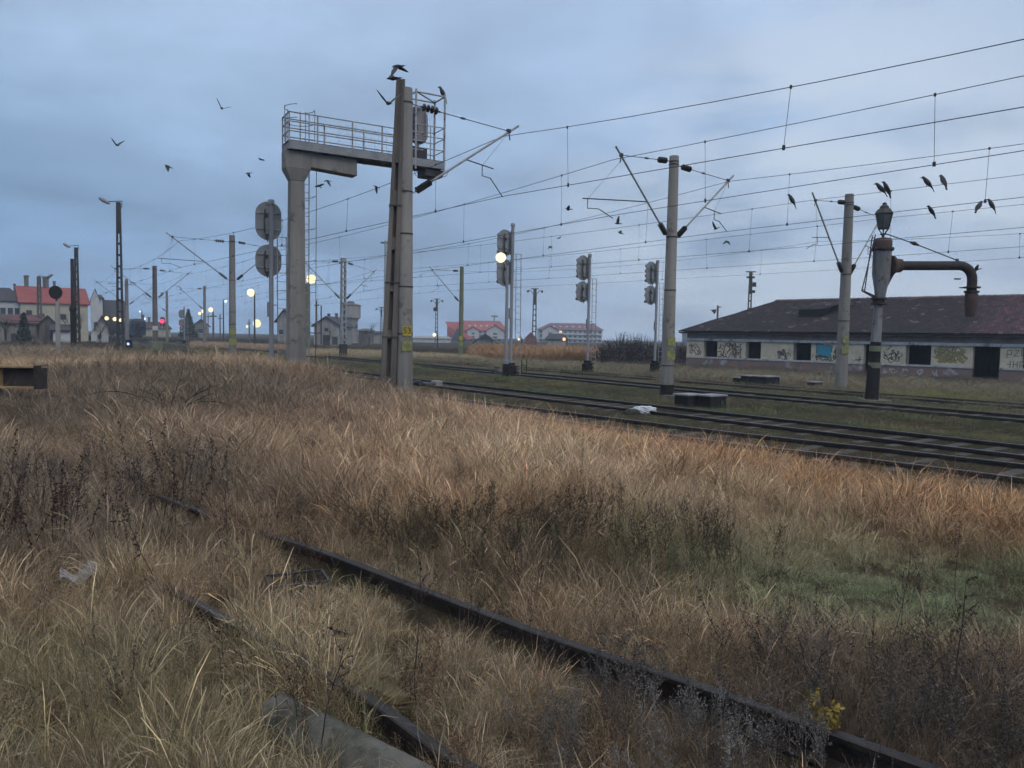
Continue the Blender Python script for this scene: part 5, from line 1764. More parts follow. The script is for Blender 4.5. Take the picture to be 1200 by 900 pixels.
PB_ = None
GP = 'crows perched on the overhead wires'
def line_pt(sup, px, which):
    """point of a wire seen in photo column px"""
    best = None
    for (p, zc, zm), (q_, zc2, zm2) in zip(sup[:-1], sup[1:]):
        span = (q_ - p).length
        sag = min(.28, .28 * (span / 45.0) ** 2)
        for i in range(401):
            t = i / 400
            u = p * (1 - t) + q_ * t
            if u.y < 1:
                continue
            z = zm * (1 - t) + zm2 * t - 4 * sag * t * (1 - t)
            v = Vector((u.x, u.y, z - CZ))
            X = 600 + 900 * v.dot(rt) / v.dot(fwd)
            if best is None or abs(X - px) < best[0]:
                best = (abs(X - px), Vector((u.x, u.y, z)))
    return best[1]


for i, (px, sup, lab) in enumerate(((927, T4w, 'lone crow perched left of the mast by the water crane'), (1031, T4w, 'topmost crow of the three right above the lantern'), (1039, T4w, 'crow just below and right of the topmost one above the lantern'),
                                    (1035, T5w, 'lowest crow of the three above the lantern'), (1087, T4w, 'left crow of the upper pair right of the lantern'), (1106, T4w, 'right crow of the upper pair right of the lantern'),
                                    (1091, T5w, 'single crow on the lower wire beneath the upper pair'), (1147, T5w, 'left crow of the rightmost pair'), (1162, T5w, 'right crow of the rightmost pair'))):
    p = line_pt(sup, px, 1)
    if PB_ is None:
        PB_ = crow_mesh('crow', 'perch').build('crow', M['bird'], None, smooth=True)
        o = PB_
    else:
        o = PB_.copy()
        COL.objects.link(o)
    o.location = p + Vector((0, 0, .07))
    o.scale = (1.25,) * 3
    o.rotation_euler = (R(random.uniform(-10, 12)), R(random.uniform(-8, 8)), R([80, 75, 95, 120, 70, 20, 95, -60, 65][i]))
    tag(o, lab, 'crow', GP)
# crow on the gantry cage
o = PB_.copy()
COL.objects.link(o)
cgp = gan.matrix_basis @ Vector((5.42, -.3, zd + ch + .1))
o.location = cgp
o.scale = (1.2,) * 3
o.rotation_euler = (R(10), 0, R(100))
tag(o, 'crow perched on the top corner of the gantry cage', 'crow')
fl_ = {k_: None for k_ in ('up', 'down', 'flat')}
GF = 'crows flying across the dusk sky'
for (px, py, Y, pose, rz, lab) in ((466, 78, 19, 'down', 60, 'highest of the three crows flying over the touching masts'), (461, 92, 19, 'flat', 110, 'middle crow of the three over the touching masts'), (455, 121, 20, 'up', 30, 'lowest of the three crows over the touching masts'),
                                   (260, 127, 34, 'up', 20, 'crow flying high in the open sky left of the gantry'), (137, 170, 38, 'up', 60, 'crow flying above the tallest lamp mast'), (197, 195, 36, 'down', 120, 'crow flying between the lamp mast and the gantry'),
                                   (291, 203, 45, 'down', 100, 'lower of two small crows just left of the gantry railing'), (306, 187, 42, 'flat', 130, 'upper of two small crows just left of the gantry railing'),
                                   (384, 212, 42, 'down', 140, 'crow flying below the gantry corbel, right one'), (374, 218, 46, 'flat', 160, 'crow flying below the gantry corbel, left one'), (441, 219, 40, 'down', 80, 'crow flying under the middle of the gantry walkway'),
                                   (666, 245, 40, 'flat', 90, 'crow flying between the middle signal and the tall middle mast, highest one'), (724, 262, 42, 'up', 90, 'upper of two crows left of the tall middle mast'), (727, 273, 42, 'flat', 80, 'lower of two crows left of the tall middle mast'),
                                   (655, 279, 55, 'flat', 60, 'tiny crow above and left of the grey signal'), (645, 289, 60, 'down', 60, 'tiniest crow, closest to the middle signal'), (839, 268, 42, 'up', 30, 'crow beside the right bracket of the tall middle mast'),
                                   (852, 283, 44, 'down', 40, 'crow below the right bracket of the tall middle mast'), (1144, 316, 34, 'flat', 70, 'crow flying just above the bend of the crane spout')):
    if fl_[pose] is None:
        o = fl_[pose] = crow_mesh('crow', pose).build('crow', M['bird'], None, smooth=False)
    else:
        o = fl_[pose].copy()
        COL.objects.link(o)
    o.location = aty(px, py, Y)
    o.rotation_euler = (R(random.uniform(-15, 25)), R(random.uniform(-30, 30)), R(rz))
    s_ = 0.7
    o.scale = (s_,) * 3
    tag(o, lab, 'crow', GF)

# ------------------------------------------------------------------ plants
def leafmat(name, stops, rough=.85, trans=.0):
    """colour comes from the instance attribute 'col' (species and clump colour), varied per blade"""
    m_ = bpy.data.materials.new(name)
    m_.use_nodes = True
    nt_ = m_.node_tree
    b_ = nt_.nodes['Principled BSDF']
    b_.inputs['Roughness'].default_value = rough
    b_.inputs['Specular IOR Level'].default_value = .15
    at = N(nt_, 'ShaderNodeAttribute', attribute_type='INSTANCER', attribute_name='col')
    ab = N(nt_, 'ShaderNodeAttribute', attribute_type='GEOMETRY', attribute_name='tint')
    c_ = mixc(nt_, 1.0, at.outputs['Color'], ab.outputs['Color'], 'MULTIPLY')
    nt_.links.new(c_, b_.inputs['Base Color'])
    return m_


m_blade = leafmat('dry_blade', None)


def tuft_mesh(name, nb, h, spread, width, curl, seed, lean=0.0, heads=0.0, seg=4):
    r_ = np.random.default_rng(seed)
    V, Fc, T = [], [], []
    for k_ in range(nb):
        a = r_.uniform(0, 2 * math.pi)
        rr = spread * math.sqrt(r_.uniform())
        bx_, by_ = rr * math.cos(a), rr * math.sin(a)
        da = a + r_.uniform(-1.2, 1.2)
        hh = h * r_.uniform(.45, 1.1)
        cu = curl * r_.uniform(.2, 1.5)
        ln_ = r_.uniform(.05, .35)
        w = width * r_.uniform(.6, 1.3)
        tw = r_.uniform(0, math.pi)
        tint = r_.uniform(.45, 1.2) if r_.uniform() < .8 else r_.uniform(1.3, 2.1)
        hue = r_.uniform(-.08, .08)
        px_, py_, pz_ = bx_, by_, -.03
        th = ln_ * .5
        rows = []
        for s_ in range(seg + 1):
            f_ = s_ / seg
            ww = w * (1 - f_ ** 1.6) * (.8 if s_ == 0 else 1) + .0003
            if heads and s_ >= seg - 1 and k_ / nb < heads:
                ww = w * (2.2 if s_ == seg - 1 else .7)
            rows.append((px_ + math.cos(tw) * ww / 2, py_ + math.sin(tw) * ww / 2, pz_))
            rows.append((px_ - math.cos(tw) * ww / 2, py_ - math.sin(tw) * ww / 2, pz_))
            th += cu * (.35 + f_) / seg * 2.0
            st = hh / seg
            px_ += math.cos(da) * math.sin(th) * st + lean * st * f_
            py_ += math.sin(da) * math.sin(th) * st
            pz_ += math.cos(th) * st
            da += r_.uniform(-.25, .25)
            tw += r_.uniform(-.3, .3)
        b0_ = len(V)
        V += rows
        T += [(tint * (1 + hue), tint, tint * (1 - hue), 1)] * len(rows)
        for s_ in range(seg):
            i0 = b0_ + s_ * 2
            Fc.append((i0, i0 + 1, i0 + 3, i0 + 2))
    me_ = bpy.data.meshes.new(name)
    me_.from_pydata(V, [], Fc)
    at = me_.color_attributes.new('tint', 'FLOAT_COLOR', 'POINT')
    at.data.foreach_set('color', np.array(T, np.float32).ravel())
    me_.materials.append(m_blade)
    return bpy.data.objects.new(name, me_)


def weed_mesh(name, h, nbr, seed, leaves=30, droop=.2, stems=1, lw=.02, rad=.004, leaf_h0=.25, spike=False):
    """forking stalk(s) with small withered leaves or seed heads"""
    r_ = np.random.default_rng(seed)
    V, Fc, T = [], [], []

    def seg(a, b_, r0_, r1_, tint):
        i0 = len(V)
        d_ = (b_ - a).normalized()
        u = d_.orthogonal().normalized()
        w = d_.cross(u)
        for p, rr in ((a, r0_), (b_, r1_)):
            for j in range(3):
                an = 2 * math.pi * j / 3
                V.append(tuple(p + (u * math.cos(an) + w * math.sin(an)) * rr))
                T.append(tint)
        for j in range(3):
            Fc.append((i0 + j, i0 + (j + 1) % 3, i0 + 3 + (j + 1) % 3, i0 + 3 + j))

    def leaf(p, s_, tint):
        i0 = len(V)
        d_ = Vector((r_.normal(), r_.normal(), r_.normal() - droop)).normalized()
        u = d_.orthogonal().normalized()
        u = Matrix.Rotation(r_.uniform(0, 6.28), 3, d_) @ u
        for q_ in (p, p + d_ * s_ * .5 + u * s_ * .3, p + d_ * s_, p + d_ * s_ * .5 - u * s_ * .3):
            V.append(tuple(q_))
            T.append(tint)
        Fc.append((i0, i0 + 1, i0 + 2, i0 + 3))

    for st in range(stems):
        p = Vector((r_.normal() * .04 * stems ** .5, r_.normal() * .04 * stems ** .5, -.05))
        d_ = Vector((r_.normal() * .12, r_.normal() * .12, 1)).normalized()
        hh = h * r_.uniform(.7, 1.1)
        n = 9
        tint = (r_.uniform(.6, 1.2),) * 3 + (1,)
        for i in range(n):
            q_ = p + d_ * hh / n
            seg(p, q_, rad * (1 - i / n * .7), rad * (1 - (i + 1) / n * .7), tint)
            if spike:
                for _ in range(max(1, leaves // n)):
                    leaf(p.lerp(q_, r_.uniform()), lw * r_.uniform(.5, 1.2), tint) if i > n * leaf_h0 else None
            elif i >= n * leaf_h0:
                for _ in range(nbr):
                    bd = (d_ * .8 + Vector((r_.normal(), r_.normal(), r_.uniform(.0, .5)))).normalized()
                    bp_ = q_
                    L_ = hh * .28 * (1 - i / n * .5)
                    for s_ in range(3):
                        bq = bp_ + bd * L_ / 3
                        seg(bp_, bq, rad * .45, rad * .3, tint)
                        for _ in range(max(1, leaves // (n * nbr * 2))):
                            leaf(bp_.lerp(bq, r_.uniform()), lw * r_.uniform(.5, 1.3), (r_.uniform(.5, 1.4),) * 3 + (1,))
                        bp_ = bq
                        bd = (bd + Vector((r_.normal() * .3, r_.normal() * .3, .15))).normalized()
            d_ = (d_ + Vector((r_.normal() * .07, r_.normal() * .07, 0))).normalized()
            p = q_
    me_ = bpy.data.meshes.new(name)
    me_.from_pydata(V, [], Fc)
    at = me_.color_attributes.new('tint', 'FLOAT_COLOR', 'POINT')
    at.data.foreach_set('color', np.array(T, np.float32).ravel())
    me_.materials.append(m_blade)
    return bpy.data.objects.new(name, me_)


def scatter(name, protos, P, rotz, scl, col, tilt=None, idx=None):
    coll = bpy.data.collections.new(name + '_sources')
    for i, o_ in enumerate(protos):
        o_.name = '%s_%02d' % (name, i)
        coll.objects.link(o_)
    n = len(P)
    me_ = bpy.data.meshes.new(name)
    me_.vertices.add(n)
    me_.vertices.foreach_set('co', np.asarray(P, np.float32).ravel())
    rot = np.zeros((n, 3), np.float32)
    rot[:, 2] = rotz
    if tilt is not None:
        rot[:, 0] = tilt[:, 0]
        rot[:, 1] = tilt[:, 1]
    a = me_.attributes.new('rot', 'FLOAT_VECTOR', 'POINT')
    a.data.foreach_set('vector', rot.ravel())
    s_ = np.asarray(scl, np.float32)
    if s_.ndim == 1:
        s_ = np.repeat(s_[:, None], 3, 1)
    a = me_.attributes.new('scl', 'FLOAT_VECTOR', 'POINT')
    a.data.foreach_set('vector', np.ascontiguousarray(s_).ravel())
    a = me_.attributes.new('col', 'FLOAT_COLOR', 'POINT')
    c4 = np.ones((n, 4), np.float32)
    c4[:, :3] = col
    a.data.foreach_set('color', c4.ravel())
    a = me_.attributes.new('idx', 'INT', 'POINT')
    a.data.foreach_set('value', (rng.integers(0, len(protos), n) if idx is None else idx).astype(np.int32))
    me_.update()
    o_ = link(bpy.data.objects.new(name, me_))
    tag(o_, kind='stuff')
    ng = bpy.data.node_groups.new(name + '_scatter', 'GeometryNodeTree')
    ng.interface.new_socket('Geometry', in_out='INPUT', socket_type='NodeSocketGeometry')
    ng.interface.new_socket('Geometry', in_out='OUTPUT', socket_type='NodeSocketGeometry')
    gi, go = ng.nodes.new('NodeGroupInput'), ng.nodes.new('NodeGroupOutput')
    ip = ng.nodes.new('GeometryNodeInstanceOnPoints')
    ci = ng.nodes.new('GeometryNodeCollectionInfo')
    ci.inputs['Collection'].default_value = coll
    ci.inputs['Separate Children'].default_value = True
    ci.inputs['Reset Children'].default_value = True
    ip.inputs['Pick Instance'].default_value = True

    def na_(nm_, t_):
        k2 = ng.nodes.new('GeometryNodeInputNamedAttribute')
        k2.data_type = t_
        k2.inputs['Name'].default_value = nm_
        return next(s2 for s2 in k2.outputs if s2.enabled and s2.name == 'Attribute')
    ng.links.new(gi.outputs[0], ip.inputs['Points'])
    ng.links.new(ci.outputs[0], ip.inputs['Instance'])
    ng.links.new(na_('idx', 'INT'), ip.inputs['Instance Index'])
    ng.links.new(na_('rot', 'FLOAT_VECTOR'), ip.inputs['Rotation'])
    ng.links.new(na_('scl', 'FLOAT_VECTOR'), ip.inputs['Scale'])
    ng.links.new(ip.outputs[0], go.inputs[0])
    md = o_.modifiers.new('scatter', 'NODES')
    md.node_group = ng
    return o_


def seg_dist(x, y, pts):
    d_ = np.full(x.shape, 1e9)
    sg = np.zeros(x.shape)
    for a, b_ in zip(pts[:-1], pts[1:]):
        ax, ay, bx_, by_ = a.x, a.y, b_.x, b_.y
        vx, vy = bx_ - ax, by_ - ay
        t_ = np.clip(((x - ax) * vx + (y - ay) * vy) / (vx * vx + vy * vy), 0, 1)
        ddx, ddy = x - (ax + t_ * vx), y - (ay + t_ * vy)
        dd_ = np.hypot(ddx, ddy)
        cr_ = vx * ddy - vy * ddx
        m_ = dd_ < d_
        d_ = np.where(m_, dd_, d_)
        sg = np.where(m_, np.sign(cr_), sg)
    return d_, sg


def pxpy(P):
    v = P - np.array([0, 0, CZ])
    f_ = v @ np.array(fwd)
    return 600 + 900 * (v @ np.array(rt)) / f_, 450 - 900 * (v @ np.array(up)) / f_


def sample_band(y0_, y1_, density, xmarg=2.0, slope=.74):
    wmax = slope * y1_ + xmarg
    n = int(2 * wmax * (y1_ - y0_) * density)
    x = rng.uniform(-wmax, wmax, n)
    y = rng.uniform(y0_, y1_, n)
    k_ = np.abs(x) < slope * y + xmarg
    return x[k_], y[k_]


STRAW, TAN, PINK, RUST = np.array([.47, .37, .24]), np.array([.40, .29, .185]), np.array([.62, .43, .29]), np.array([.48, .285, .16])
GREY, OLIVE, GREEN, DARK = np.array([.25, .215, .18]), np.array([.17, .165, .085]), np.array([.10, .15, .065]), np.array([.12, .09, .07])


def blob(x, y, cx, cy, rx_, ry_, soft=.5):
    d_ = np.sqrt(((x - cx) / rx_) ** 2 + ((y - cy) / ry_) ** 2)
    return 1 - sstep(1 - soft, 1 + soft, d_)


def W(px, py, z=.3):
    p = atz(px, py, z)
    return p.x, p.y


def field_colour(x, y):
    off = x * NX + y * NY
    n = len(x)
    c = np.tile(TAN, (n, 1))

    def mixin(w, col):
        nonlocal c
        w = np.clip(w, 0, 1)[:, None]
        c = c * (1 - w) + col * w
    mixin(sstep(-.2, .7, wob(x, y, .8, 1.0)) * .6, STRAW)
    mixin(sstep(.1, .8, wob(x, y, 1.3, 4.0)) * .5, GREY)
    # pinkish feathery belt on the mound and along the middle
    mixin(sstep(7.0, 10, y) * (1 - sstep(26, 34, y)) * .8, PINK)
    # rusty belt beside the tracks on the right
    s_ = x * DX + y * DY
    mixin(sstep(7.6, 9.2, off + .5 * wob(x, y, .7, 6)) * (1 - sstep(11, 17, s_)) * .85, RUST)
    for (px, py, rx_, ry_, col, a) in ((330, 590, 1.3, 1.0, RUST, .7), (290, 505, 2.2, 1.8, RUST, .55), (450, 850, .6, .6, OLIVE, .4), (720, 800, .7, .5, RUST, .35), (1100, 560, 1.6, 1.2, RUST, .5), (420, 545, 1.6, 1.0, RUST, .5), (560, 590, 1.0, .8, RUST, .3), (450, 500, 3.5, 3.0, PINK * 1.12, .6), (600, 530, 2.0, 1.4, PINK * 1.1, .5)):  # brightened PINK blobs paint a highlight into the mid-field grass
        cx, cy = W(px, py)
        mixin(blob(x, y, cx, cy, rx_, ry_) * a, col)
    mixin((1 - sstep(4.0, 6.5, y)) * .3, GREY)
    mixin(sstep(.0, .7, wob(x, y, 2.3, 8.0)) * .4, DARK * 1.3)
    cx, cy = W(1090, 665)
    mixin(blob(x, y, cx + .4, cy, 2.3, 1.05, .5) * .9, np.array([.27, .32, .18]))
    cx, cy = W(880, 625)
    mixin(blob(x, y, cx, cy, 1.5, .7) * .6, np.array([.36, .33, .21]))
    cx, cy = W(90, 790)
    mixin(blob(x, y, cx, cy, 1.8, 1.0) * .5, np.array([.26, .235, .13]))
    cx, cy = W(1080, 830)
    mixin(blob(x, y, cx, cy, 1.8, 1.1) * .75, DARK * 1.15)
    cx, cy = W(660, 650)
    mixin(blob(x, y, cx, cy, 1.1, .6) * .75, DARK)
    cx, cy = W(120, 580)
    mixin(blob(x, y, cx, cy, 3.0, 2.6) * .7, GREY * .66)
    cx, cy = W(60, 480)
    mixin(blob(x, y, cx, cy, 9, 7) * .8, GREY * .58)
    mixin(sstep(28, 40, y) * (1 - sstep(8, 12, off)) * .6, GREY * .7)
    c = c * rng.uniform(.58, 1.34, (n, 1)) * (1 + rng.normal(0, .04, (n, 3)))
    return np.clip(c * np.array([1.10, 1.10, 1.06]), .01, .7)


railR = catmull(FR, .4)
railL = catmull(FL, .4)

tall = [tuft_mesh('t', 52, .52, .12, .0024, .8, 100 + i, heads=.3) for i in range(6)]
curly = [tuft_mesh('t', 66, .30, .14, .0022, 2.3, 200 + i, seg=5) for i in range(7)]
flat = [tuft_mesh('t', 60, .34, .20, .0022, 3.4, 350 + i, seg=5) for i in range(4)]
short = [tuft_mesh('t', 44, .17, .14, .0026, 1.2, 300 + i, seg=3) for i in range(5)]


def field(y0_, y1_, dens, big=1.0, name='dry_grass', wmul=1.0):
    x, y = sample_band(y0_, y1_, dens)
    off = x * NX + y * NY
    s_ = x * DX + y * DY
    edge = 11.2 + .45 * wob(x, y, 1.7, 3.0) - .8 * sstep(14, 22, s_)
    k_ = off < edge
    dR, sR = seg_dist(x, y, railR)
    dL, sL = seg_dist(x, y, railL)
    px, py = pxpy(np.stack([x, y, gz(x, y) + .15], -1))
    # the rails lie open where the photograph shows them bare
    clrR = ((px > 318) & (px < 1120)) | ((px > 178) & (px < 262))
    clrL = ((px > 432) & (px < 520)) | ((px > 225) & (px < 285)) | ((px > 78) & (px < 96))
    wR = np.where(sR < 0, .13, .10)
    camside = (sR > 0)
    k_ &= ~(clrR & (dR < np.where(camside, .26, .10)))
    k_ &= ~(clrL & (dL < np.where(sL > 0, .26, .10)))
    open_l = clrL | (dR < dL)
    # post, crate and beam stay visible
    for (cx, cy, r_) in ((atz(360, 860, .05).x, atz(360, 860, .05).y, .24), (atz(410, 900, .05).x, atz(410, 900, .05).y, .20), (atz(348, 695, .05).x, atz(348, 695, .05).y - .05, .22), (atz(100, 690, .05).x, atz(100, 690, .05).y - .12, .30)):
        k_ &= np.hypot(x - cx, y - cy) > r_
    gap = wob(x, y, 3.1, 11.0) + .6 * wob(x, y, 6.3, 5.0)
    k_ &= (gap > -.60) | (rng.uniform(size=len(x)) < .18)
    x, y, off, dR, dL, s_, px, py, open_l = [a[k_] for a in (x, y, off, dR, dL, s_, px, py, open_l)]
    n = len(x)
    # height class
    hmap = .78 + .30 * wob(x, y, .85, 5.0) + .30 * wob(x, y, 2.6, 8.0) + .30 * wob(x, y, 5.2, 2.5)
    hmap = np.clip(hmap, .28, 1.7)
    near_rail = np.minimum(dR, dL)
    hmap *= .50 + .5 * sstep(.15, .75, np.where(open_l, near_rail, 1.0))
    cx, cy = W(1090, 665)
    green = blob(x, y, cx + .3, cy, 2.4, 1.1)
    hmap *= 1 - .55 * green
    hmap *= 1 - .25 * sstep(9.8, 11.5, off) * sstep(10, 16, s_)
    hmap *= 1 - .22 * (1 - sstep(3.0, 6.0, y))
    c = field_colour(x, y)
    tallw = np.clip(.25 + .6 * sstep(7.5, 11, y) + .35 * sstep(7, 9, off), 0, .9) * (1 - green)
    kind = np.where(rng.uniform(size=n) < tallw, 0, np.where(rng.uniform(size=n) < .72, 1, 2))
    protos = tall + curly + short + flat
    idx = np.where(kind == 0, rng.integers(0, 6, n), np.where(kind == 1, 6 + rng.integers(0, 7, n), 13 + rng.integers(0, 5, n)))
    idx = np.where(rng.uniform(size=n) < .24, 18 + rng.integers(0, 4, n), idx)
    sc = hmap * rng.uniform(.75, 1.25, n) * big
    scl = np.stack([sc * wmul, sc * wmul, sc / big * (big ** .3)], -1)
    z = gz(x, y)
    tl = rng.normal(0, .16, (n, 2))
    scatter(name, [p_.copy() for p_ in protos], np.stack([x, y, z], -1), rng.uniform(0, 6.28, n), scl, c, tl, idx)
    return n


tot = field(1.6, 5.5, 360, 1.04)
tot += field(5.5, 10, 205, 1.18)
tot += field(10, 18, 88, 1.5)
tot += field(18, 34, 30, 1.7)
tot += field(34, 70, 5.0, 3.0)
print('field tufts', tot)
# grass grown over the hidden stretches of the siding rails
ox, oy = [], []
for pts_r, rngs in ((railL, ((98, 225), (285, 432), (520, 600))), (railR, ((100, 180), (262, 318)))):
    for a_, b_ in zip(pts_r[:-1], pts_r[1:]):
        for _ in range(45):
            p_ = a_.lerp(b_, random.random())
            if p_.y < 1:
                continue
            qx, _q = pxpy(np.array([[p_.x, p_.y, .1]]))
            if any(l_ < qx[0] < h_ for l_, h_ in rngs):
                ox.append(p_.x + random.gauss(0, .07) - .03)
                oy.append(p_.y + random.gauss(0, .07) - .06)
ox, oy = np.array(ox), np.array(oy)
scatter('dry_grass', [p_.copy() for p_ in curly + tall[:2]], np.stack([ox, oy, gz(ox, oy)], -1), rng.uniform(0, 6.28, len(ox)), rng.uniform(.7, 1.1, len(ox)), field_colour(ox, oy), rng.normal(0, .2, (len(ox), 2)))


def low_grass(y0_, y1_, dens, big):
    """short green-brown grass between and beyond the tracks"""
    x, y = sample_band(y0_, y1_, dens, 3.0)
    off = x * NX + y * NY
    s_ = x * DX + y * DY
    k_ = (off > 10.6)
    dens_w = np.ones(len(x))
    for tr, half in ((T1, 1.15), (T2, 1.25), (T3, 1.45)):
        d_, _ = seg_dist(x, y, tr)
        dens_w *= np.where(d_ < half, ({0: .8, 1: .55, 2: .4}[(T1, T2, T3).index(tr)]), 1)
        dens_w *= np.where(np.abs(d_ - .8) < .12, 0, 1)
    inside = ((x - WA.x) * (-wd.y) + (y - WA.y) * wd.x)
    k_ &= inside < -.15
    k_ &= rng.uniform(size=len(x)) < dens_w
    x, y, off, s_ = x[k_], y[k_], off[k_], s_[k_]
    n = len(x)
    w1 = sstep(-.3, .5, wob(x, y, .5, 2.0))[:, None]
    c = np.array([.14, .17, .085]) * (1 - w1) + np.array([.24, .21, .11]) * w1
    w2 = sstep(26, 31, off)[:, None] * .75
    c = c * (1 - w2) + np.array([.26, .215, .155]) * w2
    w3 = (sstep(.2, .8, wob(x, y, .9, 9.0)) * .6)[:, None]
    c = c * (1 - w3) + DARK * w3
    w4 = blob(x, y, W(1100, 463, .1)[0], W(1100, 463, .1)[1], 3.6, 2.0)[:, None] * .8
    c = c * (1 - w4) + np.array([.24, .23, .09]) * w4
    c = c * rng.uniform(.7, 1.25, (n, 1))
    h = (.55 + .5 * sstep(-.2, .8, wob(x, y, 1.1, 7.0))) + .35 * sstep(28, 34, off)
    for tr in (T1, T2, T3):
        d_, _ = seg_dist(x, y, tr)
        h = np.where(d_ < 1.5, h * .45, h)
    idx = np.where(h > .95, rng.integers(0, 6, n) * 0 + 5 + rng.integers(0, 3, n), rng.integers(0, 5, n))
    sc = h * rng.uniform(.7, 1.3, n)
    scl = np.stack([sc * big, sc * big, sc * big ** .35], -1)
    scatter('low_grass', [p_.copy() for p_ in (short + curly[:3])], np.stack([x, y, gz(x, y)], -1), rng.uniform(0, 6.28, n), scl, c, rng.normal(0, .1, (n, 2)), idx)
    return n


print('low', low_grass(8, 20, 34, 1.3), low_grass(20, 40, 13, 2.2), low_grass(40, 80, 3.2, 4.0))


# tawny reed belt and pale grass far beyond the tracks
def belt(name, quad, n, h, col, protos, var=.15, big=3.0):
    """quad: world xy corners"""
    u, v = rng.uniform(size=n), rng.uniform(size=n)
    a, b_, c_, d_ = [np.array(q_) for q_ in quad]
    p = (a * (1 - u)[:, None] + b_ * u[:, None]) * (1 - v)[:, None] + (d_ * (1 - u)[:, None] + c_ * u[:, None]) * v[:, None]
    x, y = p[:, 0], p[:, 1]
    c = np.array(col) * rng.uniform(1 - var, 1 + var, (n, 1))
    hs = h / .6 * rng.uniform(.7, 1.15, n) * (1 + .2 * wob(x, y, .3, 4))
    scl = np.stack([hs * big / 2, hs * big / 2, hs], -1)
    scatter(name, [p_.copy() for p_ in protos], np.stack([x, y, gz(x, y) - .05], -1), rng.uniform(0, 6.28, n), scl, c, rng.normal(0, .06, (n, 2)))


def band_quad(pxl, pxr, Y0, Y1):
    f_ = lambda px, Y: ((px - 600) / 900 * Y, Y)
    return [f_(pxl, Y0), f_(pxr, Y0), f_(pxr, Y1), f_(pxl, Y1)]


belt('tawny_reeds', band_quad(556, 702, 74, 108), 5200, 1.75, (.36, .225, .13), tall, big=2.6)
belt('pale_tall_grass', band_quad(360, 566, 66, 84), 4200, .75, (.40, .33, .21), tall, big=3.0)
belt('pale_tall_grass', band_quad(560, 700, 60, 72), 1800, .45, (.30, .27, .17), tall, big=3.0)
belt('pale_tall_grass', band_quad(225, 345, 88, 130), 3000, .7, (.36, .26, .18), tall, big=4.0)
belt('dark_scrub', band_quad(360, 620, 92, 112), 4500, 1.15, (.085, .07, .055), curly + tall[:2], big=5.0)
belt('dark_scrub', band_quad(-60, 330, 130, 190), 7000, 1.2, (.07, .065, .055), curly + tall[:2], big=7.0)
belt('dark_scrub', band_quad(-60, 130, 60, 88), 4500, 1.1, (.075, .06, .052), curly + tall[:2], big=4.0)
belt('dark_scrub', band_quad(120, 270, 60, 110), 1500, .55, (.12, .115, .07), curly + tall[:2], big=4.5)
belt('dark_scrub', band_quad(700, 820, 74, 110), 2600, 1.6, (.06, .05, .045), curly, big=5.0)
# scrub in front of the ruin
nW = 2600
u = rng.uniform(-1.5, LEN, nW)
v = -np.abs(rng.normal(0, 2.2, nW)) - .4
xw, yw = WA.x + wd.x * u + wnrm.x * v, WA.y + wd.y * u + wnrm.y * v
hh = np.clip(.78 + v * .07, .3, 1) * (1 + .25 * np.sin(u * .9)) * rng.uniform(.7, 1.2, nW) * np.where((u > wall_t(1135)) & (v > -2), .7, 1)
belt_c = np.where((rng.uniform(size=nW) < .5)[:, None], np.array([[.15, .115, .095]]), np.array([[.09, .085, .075]])) * rng.uniform(.8, 1.2, (nW, 1))
scatter('dry_scrub', [p_.copy() for p_ in tall + curly[:2]], np.stack([xw, yw, gz(xw, yw) - .02], -1), rng.uniform(0, 6.28, nW), np.stack([hh * 1.9, hh * 1.9, hh * 1.45], -1), belt_c, rng.normal(0, .12, (nW, 2)))

# dark weeds with seed heads in the near field
weeds = [weed_mesh('w', .8, 2, 400 + i, leaves=60, stems=2, lw=.016, rad=.0028, leaf_h0=.35) for i in range(5)] + \
        [weed_mesh('w', .95, 1, 420 + i, leaves=70, stems=1, spike=True, lw=.03, rad=.004, leaf_h0=.4) for i in range(3)] + \
        [weed_mesh('w', .55, 3, 440 + i, leaves=160, stems=4, lw=.013, rad=.002, leaf_h0=.3) for i in range(4)]
pts, cols_, scs, ids = [], [], [], []


def weed_patch(px, py, n, sx_, sy_, col, kinds, s0, s1, z=.2):
    cx, cy = W(px, py, z)
    for _ in range(n):
        x, y = cx + random.gauss(0, sx_), cy + random.gauss(0, sy_)
        pts.append((x, y))
        cols_.append(np.array(col) * random.uniform(.7, 1.3))
        scs.append(random.uniform(s0, s1))
        ids.append(random.choice(kinds))


TH_, SP, BU = [0, 1, 2, 3, 4], [5, 6, 7], [8, 9, 10, 11]
weed_patch(40, 640, 60, .6, .5, (.05, .03, .026), TH_ + SP * 2, .85, 1.25)
weed_patch(190, 600, 40, .5, .7, (.06, .042, .034), TH_ + SP, .85, 1.2)
weed_patch(330, 640, 14, .5, .5, (.08, .05, .04), TH_, .7, 1.0)
weed_patch(610, 640, 60, .8, .35, (.055, .045, .03), BU, .7, 1.1)
weed_patch(480, 620, 16, .5, .3, (.07, .055, .035), BU, .6, .9)
weed_patch(640, 640, 30, .8, .4, (.06, .048, .03), TH_ + BU, .6, .95)
weed_patch(130, 570, 22, .9, .6, (.11, .095, .09), BU, .8, 1.3)
weed_patch(60, 470, 34, 2.4, 2.0, (.06, .045, .04), TH_ + BU, .8, 1.4)
weed_patch(90, 440, 34, 3.5, 2.5, (.055, .045, .04), TH_, .8, 1.3)
weed_patch(160, 470, 18, 1.6, 1.2, (.055, .045, .045), TH_ + BU, .7, 1.1)
weed_patch(650, 650, 22, .8, .5, (.065, .06, .035), BU + TH_, .6, 1.0)
weed_patch(770, 670, 14, .7, .4, (.11, .11, .06), BU, .6, .9)
weed_patch(900, 830, 26, .7, .4, (.11, .095, .085), BU, .7, 1.15)
